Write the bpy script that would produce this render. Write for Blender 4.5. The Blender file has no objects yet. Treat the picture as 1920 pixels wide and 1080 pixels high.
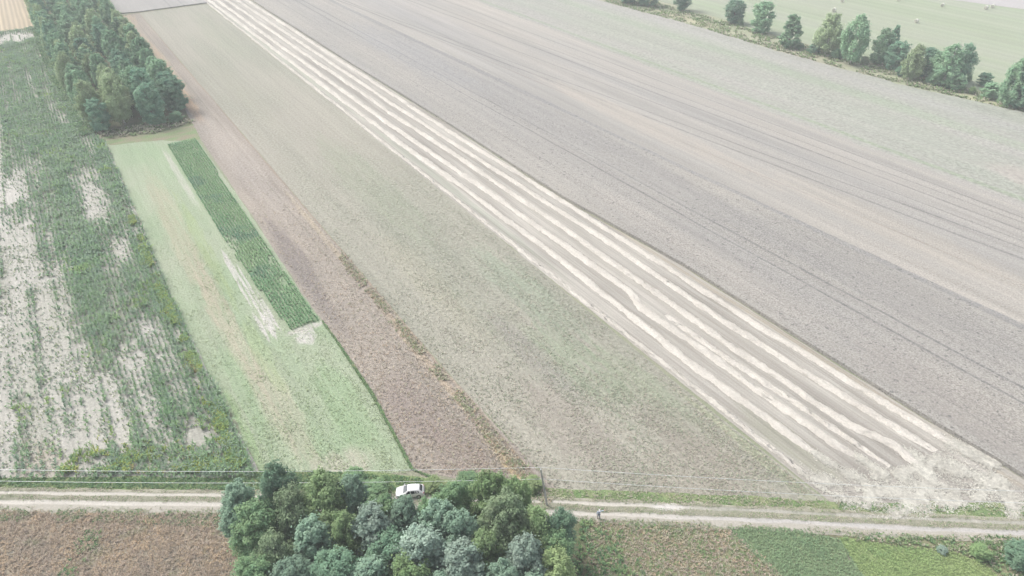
import bpy, bmesh, math, random
import numpy as np
from mathutils import Vector, Matrix

# ------------------------------------------------------------------ camera, sky, sun
H, F, PITCH = 80.0, 1300.0, math.atan(893 / 1300)
TH = math.atan2(1022, math.hypot(F, 893))          # direction of the field strips
SC = bpy.context.scene
COL = SC.collection
cam_d = bpy.data.cameras.new('camera')
cam = bpy.data.objects.new('camera', cam_d)
COL.objects.link(cam)
cam.location = (0, 0, H)
cam.rotation_euler = (math.pi / 2 - PITCH, 0, 0)
cam_d.sensor_width = 36
cam_d.lens = 36 * F / 1920
cam_d.clip_start = 0.5
cam_d.clip_end = 6000
SC.camera = cam

SUN_EL, SUN_ROT = math.radians(52), math.radians(-60)
w = bpy.data.worlds.new('World'); SC.world = w; w.use_nodes = True
nt = w.node_tree; nt.nodes.clear()
sky = nt.nodes.new('ShaderNodeTexSky'); sky.sky_type = 'NISHITA'; sky.sun_disc = False
sky.sun_elevation = SUN_EL; sky.sun_rotation = SUN_ROT
sky.dust_density = 4; sky.air_density = 1.0; sky.ozone_density = 1.0
hs = nt.nodes.new('ShaderNodeHueSaturation'); hs.inputs['Saturation'].default_value = 0.42
bg = nt.nodes.new('ShaderNodeBackground'); bg.inputs['Strength'].default_value = 0.145
ow = nt.nodes.new('ShaderNodeOutputWorld')
nt.links.new(sky.outputs[0], hs.inputs['Color']); nt.links.new(hs.outputs[0], bg.inputs[0])
nt.links.new(bg.outputs[0], ow.inputs[0])
ld = bpy.data.lights.new('sun', 'SUN'); ld.energy = 1.3; ld.angle = math.radians(20); ld.color = (1, 0.965, 0.92)
lo = bpy.data.objects.new('sun', ld); COL.objects.link(lo)
sd = Vector((math.sin(SUN_ROT) * math.cos(SUN_EL), math.cos(SUN_ROT) * math.cos(SUN_EL), math.sin(SUN_EL)))
lo.rotation_euler = sd.to_track_quat('Z', 'Y').to_euler()
SC.view_settings.view_transform = 'Standard'
SC.view_settings.look = 'None'
SC.view_settings.exposure = 0.80
SC.view_settings.gamma = 1.0
SC.cycles.max_bounces = 6
SC.cycles.volume_bounces = 1
SC.cycles.diffuse_bounces = 3
HAZE = 0.0005

random.seed(7)
RNG = np.random.default_rng(7)
CT, ST = math.cos(TH), math.sin(TH)

# ------------------------------------------------------------------ coordinates
def G(px, py, z=0.0):
    """where a line of sight through a photo pixel meets height z (metres)"""
    a = (px - 960) / F; b = -(py - 540) / F
    dy = math.cos(PITCH) + b * math.sin(PITCH); dz = -math.sin(PITCH) + b * math.cos(PITCH)
    t = (z - H) / dz
    return (a * t, dy * t)

def uv2xy(u, v):
    return (-ST * u + CT * v, CT * u + ST * v)

def xy2uv(x, y):
    return (-ST * x + CT * y, CT * x + ST * y)

def height_at(base, toppx):
    """height of a vertical thing standing at photo pixel base whose top reaches row toppx"""
    x, y = G(*base)
    b = -(toppx - 540) / F
    dy = math.cos(PITCH) + b * math.sin(PITCH); dz = -math.sin(PITCH) + b * math.cos(PITCH)
    return H + y * dz / dy

_T = {}
def vnoise(x, y, s, seed=0):
    if seed not in _T: _T[seed] = np.random.default_rng(seed).random((256, 256))
    T = _T[seed]
    x = np.asarray(x) / s + 1000.3; y = np.asarray(y) / s + 1000.7
    xi = np.floor(x).astype(int); yi = np.floor(y).astype(int)
    fx = x - xi; fy = y - yi; fx = fx * fx * (3 - 2 * fx); fy = fy * fy * (3 - 2 * fy)
    a = T[xi % 256, yi % 256]; b = T[(xi + 1) % 256, yi % 256]
    c = T[xi % 256, (yi + 1) % 256]; d = T[(xi + 1) % 256, (yi + 1) % 256]
    return (a * (1 - fx) + b * fx) * (1 - fy) + (c * (1 - fx) + d * fx) * fy

def fbm(x, y, s, seed=0):
    return (vnoise(x, y, s, seed) + 0.5 * vnoise(x, y, s / 2.1, seed + 1) + 0.25 * vnoise(x, y, s / 4.3, seed + 2)) / 1.75

# ------------------------------------------------------------------ objects
def tag(o, label=None, cat=None, group=None, kind=None):
    if label: o['label'] = label
    if cat: o['category'] = cat
    if group: o['group'] = group
    if kind: o['kind'] = kind
    return o

def empty(name, loc, rz=0.0, sc=(1, 1, 1)):
    o = bpy.data.objects.new(name, None); COL.objects.link(o)
    o.location = loc; o.rotation_euler = (0, 0, rz); o.scale = sc
    o.empty_display_size = 0.3
    return o

def link(name, me, parent=None, mats=()):
    for m in mats: me.materials.append(m)
    o = bpy.data.objects.new(name, me); COL.objects.link(o)
    if parent is not None: o.parent = parent
    return o

def mesh_np(name, V, Q, smooth=False):
    """mesh from numpy vertices (n,3) and faces (m,k)"""
    V = np.asarray(V, dtype=np.float32); Q = np.asarray(Q, dtype=np.int32)
    k = Q.shape[1]
    me = bpy.data.meshes.new(name)
    me.vertices.add(len(V)); me.vertices.foreach_set('co', V.ravel())
    me.loops.add(Q.size); me.loops.foreach_set('vertex_index', Q.ravel())
    me.polygons.add(len(Q)); me.polygons.foreach_set('loop_start', np.arange(0, Q.size, k, dtype=np.int32))
    if smooth: me.polygons.foreach_set('use_smooth', np.ones(len(Q), dtype=bool))
    me.update(calc_edges=True)
    return me

def bm_mesh(name, bm, smooth=False):
    me = bpy.data.meshes.new(name)
    bmesh.ops.recalc_face_normals(bm, faces=bm.faces)
    bm.to_mesh(me); bm.free()
    if smooth:
        for p in me.polygons: p.use_smooth = True
    return me

def tube(bm, p0, p1, r0, r1, n=8, cap=True):
    p0 = Vector(p0); p1 = Vector(p1); d = (p1 - p0)
    q = d.to_track_quat('Z', 'Y')
    a = [bm.verts.new(p0 + q @ Vector((r0 * math.cos(t), r0 * math.sin(t), 0))) for t in [2 * math.pi * i / n for i in range(n)]]
    b = [bm.verts.new(p1 + q @ Vector((r1 * math.cos(t), r1 * math.sin(t), 0))) for t in [2 * math.pi * i / n for i in range(n)]]
    for i in range(n): bm.faces.new((a[i], a[(i + 1) % n], b[(i + 1) % n], b[i]))
    if cap: bm.faces.new(a[::-1]); bm.faces.new(b)

def box(bm, c, s):
    r = bmesh.ops.create_cube(bm, size=1.0)
    for v in r['verts']: v.co = Vector((v.co.x * s[0] + c[0], v.co.y * s[1] + c[1], v.co.z * s[2] + c[2]))
    return r['verts']

# ------------------------------------------------------------------ materials
class NT:
    def __init__(s, name):
        s.m = bpy.data.materials.new(name); s.m.use_nodes = True
        s.t = s.m.node_tree; s.b = s.t.nodes['Principled BSDF']
        s.b.inputs['Roughness'].default_value = 0.95
        s.b.inputs['Specular IOR Level'].default_value = 0.15
    def n(s, ty, **k):
        nd = s.t.nodes.new(ty)
        for a, b in k.items(): setattr(nd, a, b)
        return nd
    def l(s, a, b): s.t.links.new(a, b)
    def math(s, op, a, b=None, c=None, clamp=False):
        nd = s.n('ShaderNodeMath', operation=op, use_clamp=clamp)
        for i, x in enumerate((a, b, c)):
            if x is None: continue
            if isinstance(x, (int, float)): nd.inputs[i].default_value = x
            else: s.l(x, nd.inputs[i])
        return nd.outputs[0]
    def mix(s, f, a, b, mode='MIX'):
        nd = s.n('ShaderNodeMix', data_type='RGBA', blend_type=mode)
        for i, x in ((0, f), (6, a), (7, b)):
            if isinstance(x, (int, float)): nd.inputs[i].default_value = x
            elif isinstance(x, tuple): nd.inputs[i].default_value = (*x, 1)
            else: s.l(x, nd.inputs[i])
        return nd.outputs[2]
    def uv(s):
        """field coordinates: u along the strips, v across them (metres)"""
        g = s.n('ShaderNodeNewGeometry').outputs['Position']
        sp = s.n('ShaderNodeSeparateXYZ'); s.l(g, sp.inputs[0])
        x, y = sp.outputs[0], sp.outputs[1]
        u = s.math('ADD', s.math('MULTIPLY', x, -ST), s.math('MULTIPLY', y, CT))
        v = s.math('ADD', s.math('MULTIPLY', x, CT), s.math('MULTIPLY', y, ST))
        s.u, s.v, s.P = u, v, g
        return u, v
    def comb(s, a, b, c=0.0):
        nd = s.n('ShaderNodeCombineXYZ')
        for i, x in enumerate((a, b, c)):
            if isinstance(x, (int, float)): nd.inputs[i].default_value = x
            else: s.l(x, nd.inputs[i])
        return nd.outputs[0]
    def noise(s, vec, sc, det=3, rough=0.55, lo=0.35, hi=0.65):
        nd = s.n('ShaderNodeTexNoise'); s.l(vec, nd.inputs['Vector'])
        nd.inputs['Scale'].default_value = sc; nd.inputs['Detail'].default_value = det
        nd.inputs['Roughness'].default_value = rough
        mr = s.n('ShaderNodeMapRange'); mr.inputs[1].default_value = lo; mr.inputs[2].default_value = hi
        s.l(nd.outputs['Fac'], mr.inputs[0])
        return mr.outputs[0]

def field_mat(name, c1, c2, big=0.05, stretch=4.0, dark=0.75, light=1.2, fine=3.0, streak=0.0, streak_sc=0.9,
              rows=None, lines=(), patches=(), bump=0.15, wide=None, speck=None):
    """procedural crop / stubble surface in field coordinates"""
    t = NT(name); u, v = t.uv()
    us = t.math('MULTIPLY', u, 1 / stretch)
    vec = t.comb(us, v)
    col = t.mix(t.noise(vec, big, 5, 0.6, 0.36, 0.64), c1, c2)
    if wide:
        nw = t.noise(t.comb(t.math('MULTIPLY', u, 0.06), v, 7.0), wide[0], 3, 0.6, 0.42, 0.7)
        col = t.mix(t.math('MULTIPLY', nw, wide[2]), col, wide[1])
    wob = t.noise(vec, 0.15, 2, 0.5, 0.0, 1.0)
    vw = t.math('ADD', v, t.math('MULTIPLY_ADD', wob, 1.2, -0.6))
    rag = t.noise(t.P, 0.9, 4, 0.7, 0.3, 0.7)
    for (v0, k, wd, c, st) in lines:        # v0 + k*(u-100): tramlines and drill marks
        d = t.math('ABSOLUTE', t.math('SUBTRACT', t.math('SUBTRACT', vw, v0), t.math('MULTIPLY', t.math('SUBTRACT', u, 100.0), k)))
        m = t.n('ShaderNodeMapRange', interpolation_type='SMOOTHSTEP'); m.inputs[1].default_value = wd; m.inputs[2].default_value = wd * 0.3
        t.l(d, m.inputs[0])
        f = t.math('MULTIPLY', t.math('MULTIPLY', m.outputs[0], st), t.math('MULTIPLY_ADD', rag, 0.8, 0.35), clamp=True)
        col = t.mix(f, col, c)
    rag2 = t.noise(t.comb(t.math('MULTIPLY', u, 0.12), v, 9.0), 0.9, 6, 0.75, 0.0, 1.0)
    rag3 = t.math('MULTIPLY_ADD', t.noise(t.comb(t.math('MULTIPLY', u, 0.06), v, 5.0), 1.5, 5, 0.8, 0.3, 0.7), 1.5, 0.05, clamp=True) if patches else None
    for (pu, pv, ru, rv, c, st) in patches:
        a = t.math('MULTIPLY', t.math('SUBTRACT', u, pu), 1 / ru); b = t.math('MULTIPLY', t.math('SUBTRACT', v, pv), 1 / rv)
        d = t.math('SQRT', t.math('ADD', t.math('MULTIPLY', a, a), t.math('MULTIPLY', b, b)))
        d = t.math('ADD', d, t.math('MULTIPLY_ADD', rag2, 1.8, -0.9))
        m = t.n('ShaderNodeMapRange', interpolation_type='SMOOTHSTEP'); m.inputs[1].default_value = 1.1; m.inputs[2].default_value = 0.6
        t.l(d, m.inputs[0])
        col = t.mix(t.math('MULTIPLY', t.math('MULTIPLY', m.outputs[0], rag3), st), col, c)
    if streak:
        sn = t.noise(t.comb(t.math('MULTIPLY', u, 0.03), v, 3.0), streak_sc, 4, 0.7, 0.3, 0.7)
        k = t.math('MULTIPLY_ADD', sn, streak * 2, 1 - streak)
        col = t.mix(1.0, col, t.comb(k, k, k), 'MULTIPLY')
    if rows:
        ph = t.math('SINE', t.math('MULTIPLY', vw if rows[0] > 1.5 else v, 2 * math.pi / rows[0]))
        k = t.math('MULTIPLY_ADD', ph, rows[1], 1.0)
        col = t.mix(1.0, col, t.comb(k, k, k), 'MULTIPLY')
    fn = t.noise(t.P, fine, 4, 0.75, 0.3, 0.7)
    md = t.noise(vec, 0.12, 3, 0.6, 0.3, 0.7)     # texture strength itself varies over the field
    k = t.math('MULTIPLY_ADD', t.math('SUBTRACT', fn, 0.5), t.math('MULTIPLY_ADD', md, (light - dark) * 0.9, (light - dark) * 0.5), (light + dark) / 2)
    col = t.mix(1.0, col, t.comb(t.math('MULTIPLY', k, 0.975), t.math('MULTIPLY', k, 0.985), t.math('MULTIPLY', k, 0.985)), 'MULTIPLY')
    if speck:                                # scattered darker plants: (scale, threshold, colour, strength)
        sp = t.noise(t.P, speck[0], 2, 0.6, speck[1], speck[1] + 0.08)
        col = t.mix(t.math('MULTIPLY', sp, speck[3]), col, speck[2])
    t.l(col, t.b.inputs['Base Color'])
    if bump:
        bp = t.n('ShaderNodeBump'); bp.inputs['Strength'].default_value = 0.6; bp.inputs['Distance'].default_value = bump
        t.l(fn, bp.inputs['Height']); t.l(bp.outputs[0], t.b.inputs['Normal'])
    return t.m

def leaf_mat(name, c1, c2, trans=0.25, sc=0.6, var=0.18):
    t = NT(name)
    tc = t.n('ShaderNodeTexCoord').outputs['Object']
    oi = t.n('ShaderNodeObjectInfo')
    col = t.mix(t.noise(tc, sc, 3, 0.6, 0.35, 0.65), c1, c2)
    k = t.math('MULTIPLY_ADD', oi.outputs['Random'], 2 * var, 1 - var)
    g = t.noise(tc, 5.0, 2, 0.6, 0.3, 0.7)
    k = t.math('MULTIPLY', k, t.math('MULTIPLY_ADD', g, 0.5, 0.75))
    col = t.mix(1.0, col, t.comb(k, k, k), 'MULTIPLY')
    t.l(col, t.b.inputs['Base Color'])
    t.b.inputs['Roughness'].default_value = 0.7
    tr = t.n('ShaderNodeBsdfTranslucent'); t.l(col, tr.inputs[0])
    mx = t.n('ShaderNodeMixShader'); mx.inputs[0].default_value = trans
    t.l(t.b.outputs[0], mx.inputs[1]); t.l(tr.outputs[0], mx.inputs[2])
    t.l(mx.outputs[0], t.t.nodes['Material Output'].inputs[0])
    return t.m

def plain(name, c, rough=0.6, metal=0.0, spec=0.4, vary=0.0, sc=3.0):
    t = NT(name); t.b.inputs['Roughness'].default_value = rough
    t.b.inputs['Metallic'].default_value = metal; t.b.inputs['Specular IOR Level'].default_value = spec
    tc = t.n('ShaderNodeTexCoord').outputs['Object']
    n = t.noise(tc, sc, 3, 0.6, 0.3, 0.7)
    c2 = tuple(x * (1 - vary) for x in c)
    t.l(t.mix(n, c, c2), t.b.inputs['Base Color'])
    return t.m

# ------------------------------------------------------------------ ground sheets
def rough_edge(pts, amp=0.35, step=1.2, seed=0):
    out = []
    n = len(pts); r = random.Random(seed)
    for i in range(n):
        a = Vector(pts[i]); b = Vector(pts[(i + 1) % n]); L = (b - a).length
        k = max(1, min(400, int(L / step)))
        nn = Vector((-(b - a).y, (b - a).x)) / max(L, 1e-6)
        for j in range(k):
            p = a + (b - a) * (j / k)
            o = (fbm(p.x, p.y, 6.0, seed) - 0.5) * 2.2 * amp + r.uniform(-1, 1) * amp * 0.35
            if j == 0: o = 0
            out.append((p.x + nn.x * o, p.y + nn.y * o))
    return out

LAYER = [0]
def sheet(name, pts, mat, amp=0.35, z=None, seed=1, skirt=0.0, step=1.2):
    """a field as one sheet (real outline in metres); a standing crop gets its height and a side skirt"""
    LAYER[0] += 1
    zz = 0.004 * LAYER[0] if z is None else z
    p = rough_edge(pts, amp, step, seed)
    bm = bmesh.new()
    vs = [bm.verts.new((x, y, zz)) for x, y in p]
    f = bm.faces.new(vs); f.normal_update()
    if f.normal.z < 0: f.normal_flip()
    if skirt:
        lo_ = [bm.verts.new((x, y, zz - skirt)) for x, y in p]
        n = len(vs)
        for i in range(n): bm.faces.new((vs[i], vs[(i + 1) % n], lo_[(i + 1) % n], lo_[i]))
    bmesh.ops.triangulate(bm, faces=[f])
    me = bpy.data.meshes.new(name); bm.to_mesh(me); bm.free()
    o = link(name, me, None, [mat])
    tag(o, kind='structure')
    return o

def U(*a): return [uv2xy(u, v) for u, v in a]
def PX(*a): return [G(x, y) for x, y in a]

SOIL = (0.46, 0.40, 0.34)
M_ground = field_mat('ground_soil', (0.30, 0.29, 0.22), (0.24, 0.27, 0.17), 0.03, 1.0)
bm = bmesh.new()
bmesh.ops.create_grid(bm, x_segments=2, y_segments=2, size=1400)
o = link('ground', bm_mesh('ground', bm), None, [M_ground]); o.location = (0, 300, 0); tag(o, kind='structure')

# sandy soil under the maize
M_sand = field_mat('sandy_soil', (0.49, 0.465, 0.425), (0.37, 0.36, 0.31), 0.12, 6.0, 0.75, 1.15, 2.0, 0.10, 0.6,
                   rows=(0.8, 0.05), patches=[(350, -1, 28, 3, (0.34, 0.27, 0.26), 0.8), (92, -21, 12, 4, (0.40, 0.33, 0.26), 0.6)])
sheet('sandy_soil', U((70, -60), (388, -60), (386, -4), (378, -3.9), (277, -0.5), (229.7, 3.6), (224, 4.4), (180, 4.6), (131, 4.6), (101, 5.4), (82, 6.0), (70, 6.0)), M_sand)

# light green meadow strip
M_mead = field_mat('meadow_grass', (0.275, 0.345, 0.22), (0.335, 0.365, 0.265), 0.09, 2.5, 0.70, 1.26, 2.6, 0.09, 0.9, patches=[
    (105, 22.8, 2.6, 2.0, (0.50, 0.475, 0.44), 1.0), (107.6, 23.8, 1.1, 4.4, (0.47, 0.44, 0.40), 0.95),
    (130, 17, 14, 0.3, (0.50, 0.475, 0.44), 1.0), (127, 17.8, 17, 0.32, (0.50, 0.475, 0.44), 1.0), (124, 18.6, 13, 0.3, (0.50, 0.475, 0.44), 1.0), (118, 19.3, 9, 0.35, (0.50, 0.475, 0.44), 1.0), (113, 16.6, 6, 0.5, (0.50, 0.475, 0.44), 1.0), (112, 18, 5, 0.9, (0.50, 0.475, 0.44), 1.0), (138, 17.4, 9, 0.35, (0.50, 0.475, 0.44), 1.0), (190, 17.6, 22, 1.0, (0.50, 0.46, 0.42), 0.6),
    (72, 16, 4, 7, (0.44, 0.40, 0.33), 0.7), (160, 11, 40, 3, (0.37, 0.33, 0.24), 0.6), (120, 11.5, 30, 2.2, (0.40, 0.35, 0.27), 0.7),
    (90, 13, 16, 3.0, (0.38, 0.34, 0.26), 0.6), (84, 22, 14, 3.5, (0.25, 0.345, 0.195), 0.6), (96, 9, 18, 1.6, (0.24, 0.33, 0.19), 0.6),
    (150, 14.5, 30, 1.5, (0.30, 0.36, 0.18), 0.6), (88, 6.6, 12, 1.0, (0.26, 0.36, 0.18), 0.8), (105, 14.5, 14, 1.6, (0.30, 0.36, 0.20), 0.6)])
sheet('meadow', U((224, 4.6), (228, 8), (218, 20), (214, 27.4), (160, 27.6), (121, 26.9), (99, 27.0), (84, 26.8), (66, 25.0), (69.5, 18), (76, 6.5), (82, 6.2), (101, 5.4), (131, 4.6), (180, 4.6)), M_mead, 0.3)

# scrubby end strip in front of the copse and copse floor
M_floor = field_mat('copse_floor', (0.20, 0.18, 0.12), (0.13, 0.16, 0.08), 0.2, 1.0, 0.7, 1.2)
sheet('copse_floor', U((384, -3.5), (277, -0.2), (230, 3.6), (226, 8), (222, 18), (226, 29), (250, 30.4), (392, 30.0), (470, 29), (470, -2)), M_floor, 0.5)
M_end = field_mat('rough_grass', (0.27, 0.24, 0.17), (0.20, 0.27, 0.13), 0.15, 0.4, 0.7, 1.25)
sheet('rough_grass', U((231, 3.6), (226, 18), (227, 30), (214, 30.0), (213, 27.0), (219, 18), (223, 5)), M_end, 0.5)

# brown strip
M_brown = field_mat('fallow_soil', (0.335, 0.29, 0.245), (0.28, 0.248, 0.215), 0.08, 3.0, 0.64, 1.30, 1.8, 0.09, 0.7, patches=[
    (300, 33, 60, 3.0, (0.46, 0.35, 0.24), 0.75), (250, 32, 26, 2.2, (0.44, 0.31, 0.21), 0.7), (385, 33, 25, 4, (0.46, 0.36, 0.25), 0.6),
    (190, 34, 50, 4.5, (0.38, 0.335, 0.295), 0.6), (135, 30, 20, 2.6, (0.20, 0.175, 0.165), 0.75), (115, 29, 18, 1.6, (0.20, 0.175, 0.165), 0.6),
    (78, 31, 10, 4, (0.235, 0.19, 0.175), 0.6), (66, 33, 7, 4, (0.25, 0.20, 0.18), 0.5), (60, 38, 9, 1.3, (0.46, 0.36, 0.20), 0.8),
    (90, 38.2, 26, 0.9, (0.42, 0.34, 0.25), 0.8), (140, 38.4, 30, 0.8, (0.40, 0.34, 0.26), 0.8)],
    lines=[(36.0, 0, 0.25, (0.20, 0.19, 0.15), 0.6), (39.7, 0, 0.5, (0.26, 0.20, 0.14), 0.55)])
sheet('fallow_strip', U((391, 30.3), (391.5, 39.9), (125, 39.9), (80, 40), (50.5, 41), (66, 25.2), (84, 26.9), (99, 27.1), (121, 26.8), (159, 27.6), (213, 28.2), (251, 30.3)), M_brown, 0.3)

# the wide strip in the middle
M_mid = field_mat('clover_stubble', (0.325, 0.305, 0.255), (0.275, 0.275, 0.22), 0.06, 5.0, 0.70, 1.26, 1.6, 0.08, 0.55,
    rows=(1.3, 0.02), wide=(0.11, (0.36, 0.335, 0.28), 0.55), patches=[
    (72, 60, 16, 5, (0.22, 0.28, 0.18), 0.55), (95, 65, 22, 5, (0.23, 0.28, 0.20), 0.55), (60, 66, 16, 4, (0.23, 0.28, 0.18), 0.45),
    (60, 50, 14, 5, (0.29, 0.255, 0.22), 0.6), (78, 55, 16, 2.5, (0.25, 0.23, 0.21), 0.55), (110, 50, 26, 4, (0.345, 0.325, 0.245), 0.35),
    (50, 64, 9, 4, (0.24, 0.21, 0.18), 0.5), (43, 60, 8, 9, (0.27, 0.24, 0.20), 0.55), (160, 58, 40, 6, (0.24, 0.28, 0.19), 0.4),
    (330, 62, 50, 6, (0.28, 0.30, 0.22), 0.4), (260, 50, 60, 4, (0.30, 0.29, 0.23), 0.5), (40, 70.2, 20, 0.9, (0.33, 0.36, 0.22), 0.5)])
sheet('clover_field', U((391.5, 39.9), (393.8, 71.5), (223, 72.2), (138, 72.2), (90, 71.5), (60, 71.3), (29.5, 71.6), (35, 62), (44, 50), (50.4, 41.2), (80, 40), (125, 39.9)), M_mid, 0.18)

# combined (harvested) strip between its windrows
M_stub = field_mat('cereal_stubble', (0.37, 0.342, 0.30), (0.295, 0.272, 0.24), 0.09, 6.0, 0.85, 1.13, 3.5, 0.17, 1.1,
    rows=(0.62, 0.04), wide=(0.6, (0.53, 0.50, 0.45), 0.55), patches=[(40, 76, 10, 3, (0.26, 0.29, 0.18), 0.3), (300, 74.5, 100, 1.5, (0.36, 0.39, 0.30), 0.5),
    (150, 74.8, 60, 1.2, (0.34, 0.37, 0.29), 0.5)],
    lines=[(97.0, -0.006, 0.7, (0.36, 0.31, 0.24), 0.7)])
sheet('stubble_field', U((420, 72), (420, 92.2), (363, 92.8), (268, 93.6), (181, 95.3), (125, 95.4), (85, 98.3), (54, 98.2), (30, 98.5), (12, 99.3), (7, 99.5),
      (12.3, 90), (20, 79.5), (28.5, 72)), M_stub, 0.2)

# standing grain and the far strips beyond it
DG = (0.14, 0.145, 0.14); LG = (0.45, 0.42, 0.37)
M_grain = field_mat('ripe_grain', (0.375, 0.350, 0.315), (0.335, 0.318, 0.295), 0.05, 4.0, 0.55, 1.38, 3.0, 0.11, 0.6,
    wide=(0.035, (0.40, 0.37, 0.32), 0.7), patches=[(150, 122, 90, 9, (0.30, 0.288, 0.272), 0.65), (60, 128, 40, 9, (0.295, 0.282, 0.262), 0.6), (260, 118, 60, 10, (0.31, 0.305, 0.305), 0.6), (30, 106, 22, 6, (0.33, 0.30, 0.27), 0.5), (90, 104, 40, 4, (0.40, 0.365, 0.325), 0.5)],
    lines=[(117.3, -0.012, 0.45, DG, 0.75), (113.6, -0.01, 0.4, DG, 0.7), (104.5, -0.005, 0.3, DG, 0.35),
           (133.8, -0.03, 1.8, (0.24, 0.24, 0.24), 0.75), (135.6, -0.03, 0.8, LG, 0.6)],
    speck=(1.1, 0.62, (0.13, 0.13, 0.125), 0.7), bump=0.3)
sheet('grain_field', U((560, 92.5), (560, 136), (357, 128.5), (226, 132.0), (150, 132.6), (80, 135.0), (30, 137), (-60, 139), (-60, 100), (17, 99.2), (30, 98.7), (54.5, 98.4), (85, 98.5), (125, 95.6), (182, 95.5), (268, 93.8), (363, 93)),
      M_grain, 0.12, z=0.75, skirt=0.75)
M_pale = field_mat('pale_grain', (0.400, 0.368, 0.325), (0.360, 0.340, 0.310), 0.04, 8.0, 0.64, 1.32, 2.6, 0.14, 0.3,
    wide=(0.05, (0.30, 0.29, 0.275), 0.75), patches=[(150, 145, 60, 6, (0.43, 0.385, 0.33), 0.7), (70, 150, 40, 6, (0.42, 0.38, 0.325), 0.6), (320, 150, 80, 9, (0.34, 0.325, 0.31), 0.6)],
    lines=[(147, -0.06, 0.35, (0.27, 0.22, 0.19), 0.7), (155.5, -0.1, 0.6, DG, 0.6), (160, -0.11, 0.45, DG, 0.6), (165.5, -0.07, 0.45, DG, 0.5), (171.5, -0.05, 0.6, DG, 0.6),
           (175.5, -0.05, 0.4, DG, 0.5), (179.5, -0.02, 0.5, DG, 0.55), (184.5, 0, 1.1, (0.45, 0.42, 0.36), 0.5)],
    speck=(1.3, 0.60, (0.20, 0.20, 0.19), 0.4), bump=0.25)
sheet('pale_grain_field', U((560, 133), (560, 186), (250, 187.5), (115, 187.0), (60, 188), (-60, 190), (-60, 136.4), (30, 134.4), (80, 132.4), (150, 130.0), (226, 129.4), (357, 126)),
      M_pale, 0.9, z=0.746)
M_green = field_mat('green_grey_crop', (0.325, 0.325, 0.275), (0.35, 0.325, 0.305), 0.035, 5.0, 0.72, 1.25, 1.0, 0.09, 0.22,
    wide=(0.05, (0.27, 0.305, 0.24), 0.6),
    lines=[(190.5, 0, 1.6, (0.25, 0.305, 0.20), 0.7), (238, -0.01, 4.0, (0.36, 0.35, 0.33), 0.5), (225, 0, 5.0, (0.28, 0.34, 0.23), 0.5)],
    patches=[(60, 205, 18, 8, (0.40, 0.33, 0.30), 0.5)],
    speck=(0.6, 0.62, (0.23, 0.25, 0.21), 0.35), bump=0.2)
sheet('green_crop_field', U((560, 182), (560, 240), (288, 241.3), (234, 244.8), (179, 243.8), (126, 247.2), (91, 254.3), (-60, 268), (-60, 186), (60, 184), (115, 183), (250, 183.5)),
      M_green, 1.0, z=0.742)
M_verge = field_mat('dry_verge', (0.36, 0.345, 0.25), (0.30, 0.33, 0.21), 0.06, 3.0, 0.75, 1.2, 1.6,
    patches=[(103, 256, 14, 3, (0.40, 0.395, 0.235), 0.8), (240, 252, 30, 5, (0.45, 0.41, 0.27), 0.7)])
sheet('field_verge', U((560, 239), (560, 268), (250, 268), (180, 264), (100, 266), (-60, 276), (-60, 268), (91, 254), (126, 247), (179, 243.6), (234, 244.6), (288, 241)), M_verge, 0.6)
M_hay = field_mat('hay_meadow', (0.29, 0.315, 0.22), (0.325, 0.34, 0.265), 0.02, 6.0, 0.85, 1.12, 1.2, 0.09, 0.16,
    wide=(0.06, (0.25, 0.31, 0.185), 0.7), rows=(6.5, 0.035))
sheet('hay_field', U((560, 268.4), (560, 300), (300, 380), (195, 395), (163.6, 405), (-60, 450), (-60, 276.4), (100, 266.4), (180, 264.4), (250, 268.4)), M_hay, 0.8)
M_far = field_mat('far_soil', (0.42, 0.39, 0.38), (0.38, 0.36, 0.35), 0.02, 6.0, 0.9, 1.1, 1.0)
sheet('far_field', U((560, 301), (900, 420), (900, 900), (-60, 900), (-60, 452), (163.6, 406), (195, 396), (300, 381)), M_far, 0.8)
# beyond the near strips
M_back = field_mat('back_grain', (0.345, 0.33, 0.31), (0.31, 0.295, 0.275), 0.05, 3.0, 0.85, 1.12, 1.6, 0.06, 0.3,
    lines=[(55, 0, 0.6, DG, 0.4), (61, 0, 0.6, DG, 0.4)])
sheet('back_field', U((395, 30.5), (560, 30.5), (560, 92), (421, 92), (421, 72.2), (395.5, 72.2), (393.2, 40)), M_back, 0.2, z=0.5, skirt=0.5)
M_tan = field_mat('tan_stubble', (0.45, 0.37, 0.26), (0.41, 0.34, 0.25), 0.05, 8.0, 0.85, 1.12, 1.6, 0.12, 0.8, rows=(1.9, 0.16))
sheet('tan_stubble_field', U((391, -60), (560, -60), (560, -3.5), (389, -4.5)), M_tan, 0.3)
M_bank = field_mat('field_bank', (0.24, 0.25, 0.17), (0.30, 0.27, 0.20), 0.3, 1.0, 0.7, 1.2)
sheet('field_bank', U((387.2, -60), (390.8, -60), (388.8, -4.6), (385.4, -4.2)), M_bank, 0.4)
sheet('field_bank', U((391.6, 30.3), (393.4, 40), (395, 72), (393.9, 72), (391.7, 40), (390, 30.3)), M_bank, 0.25)

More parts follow.
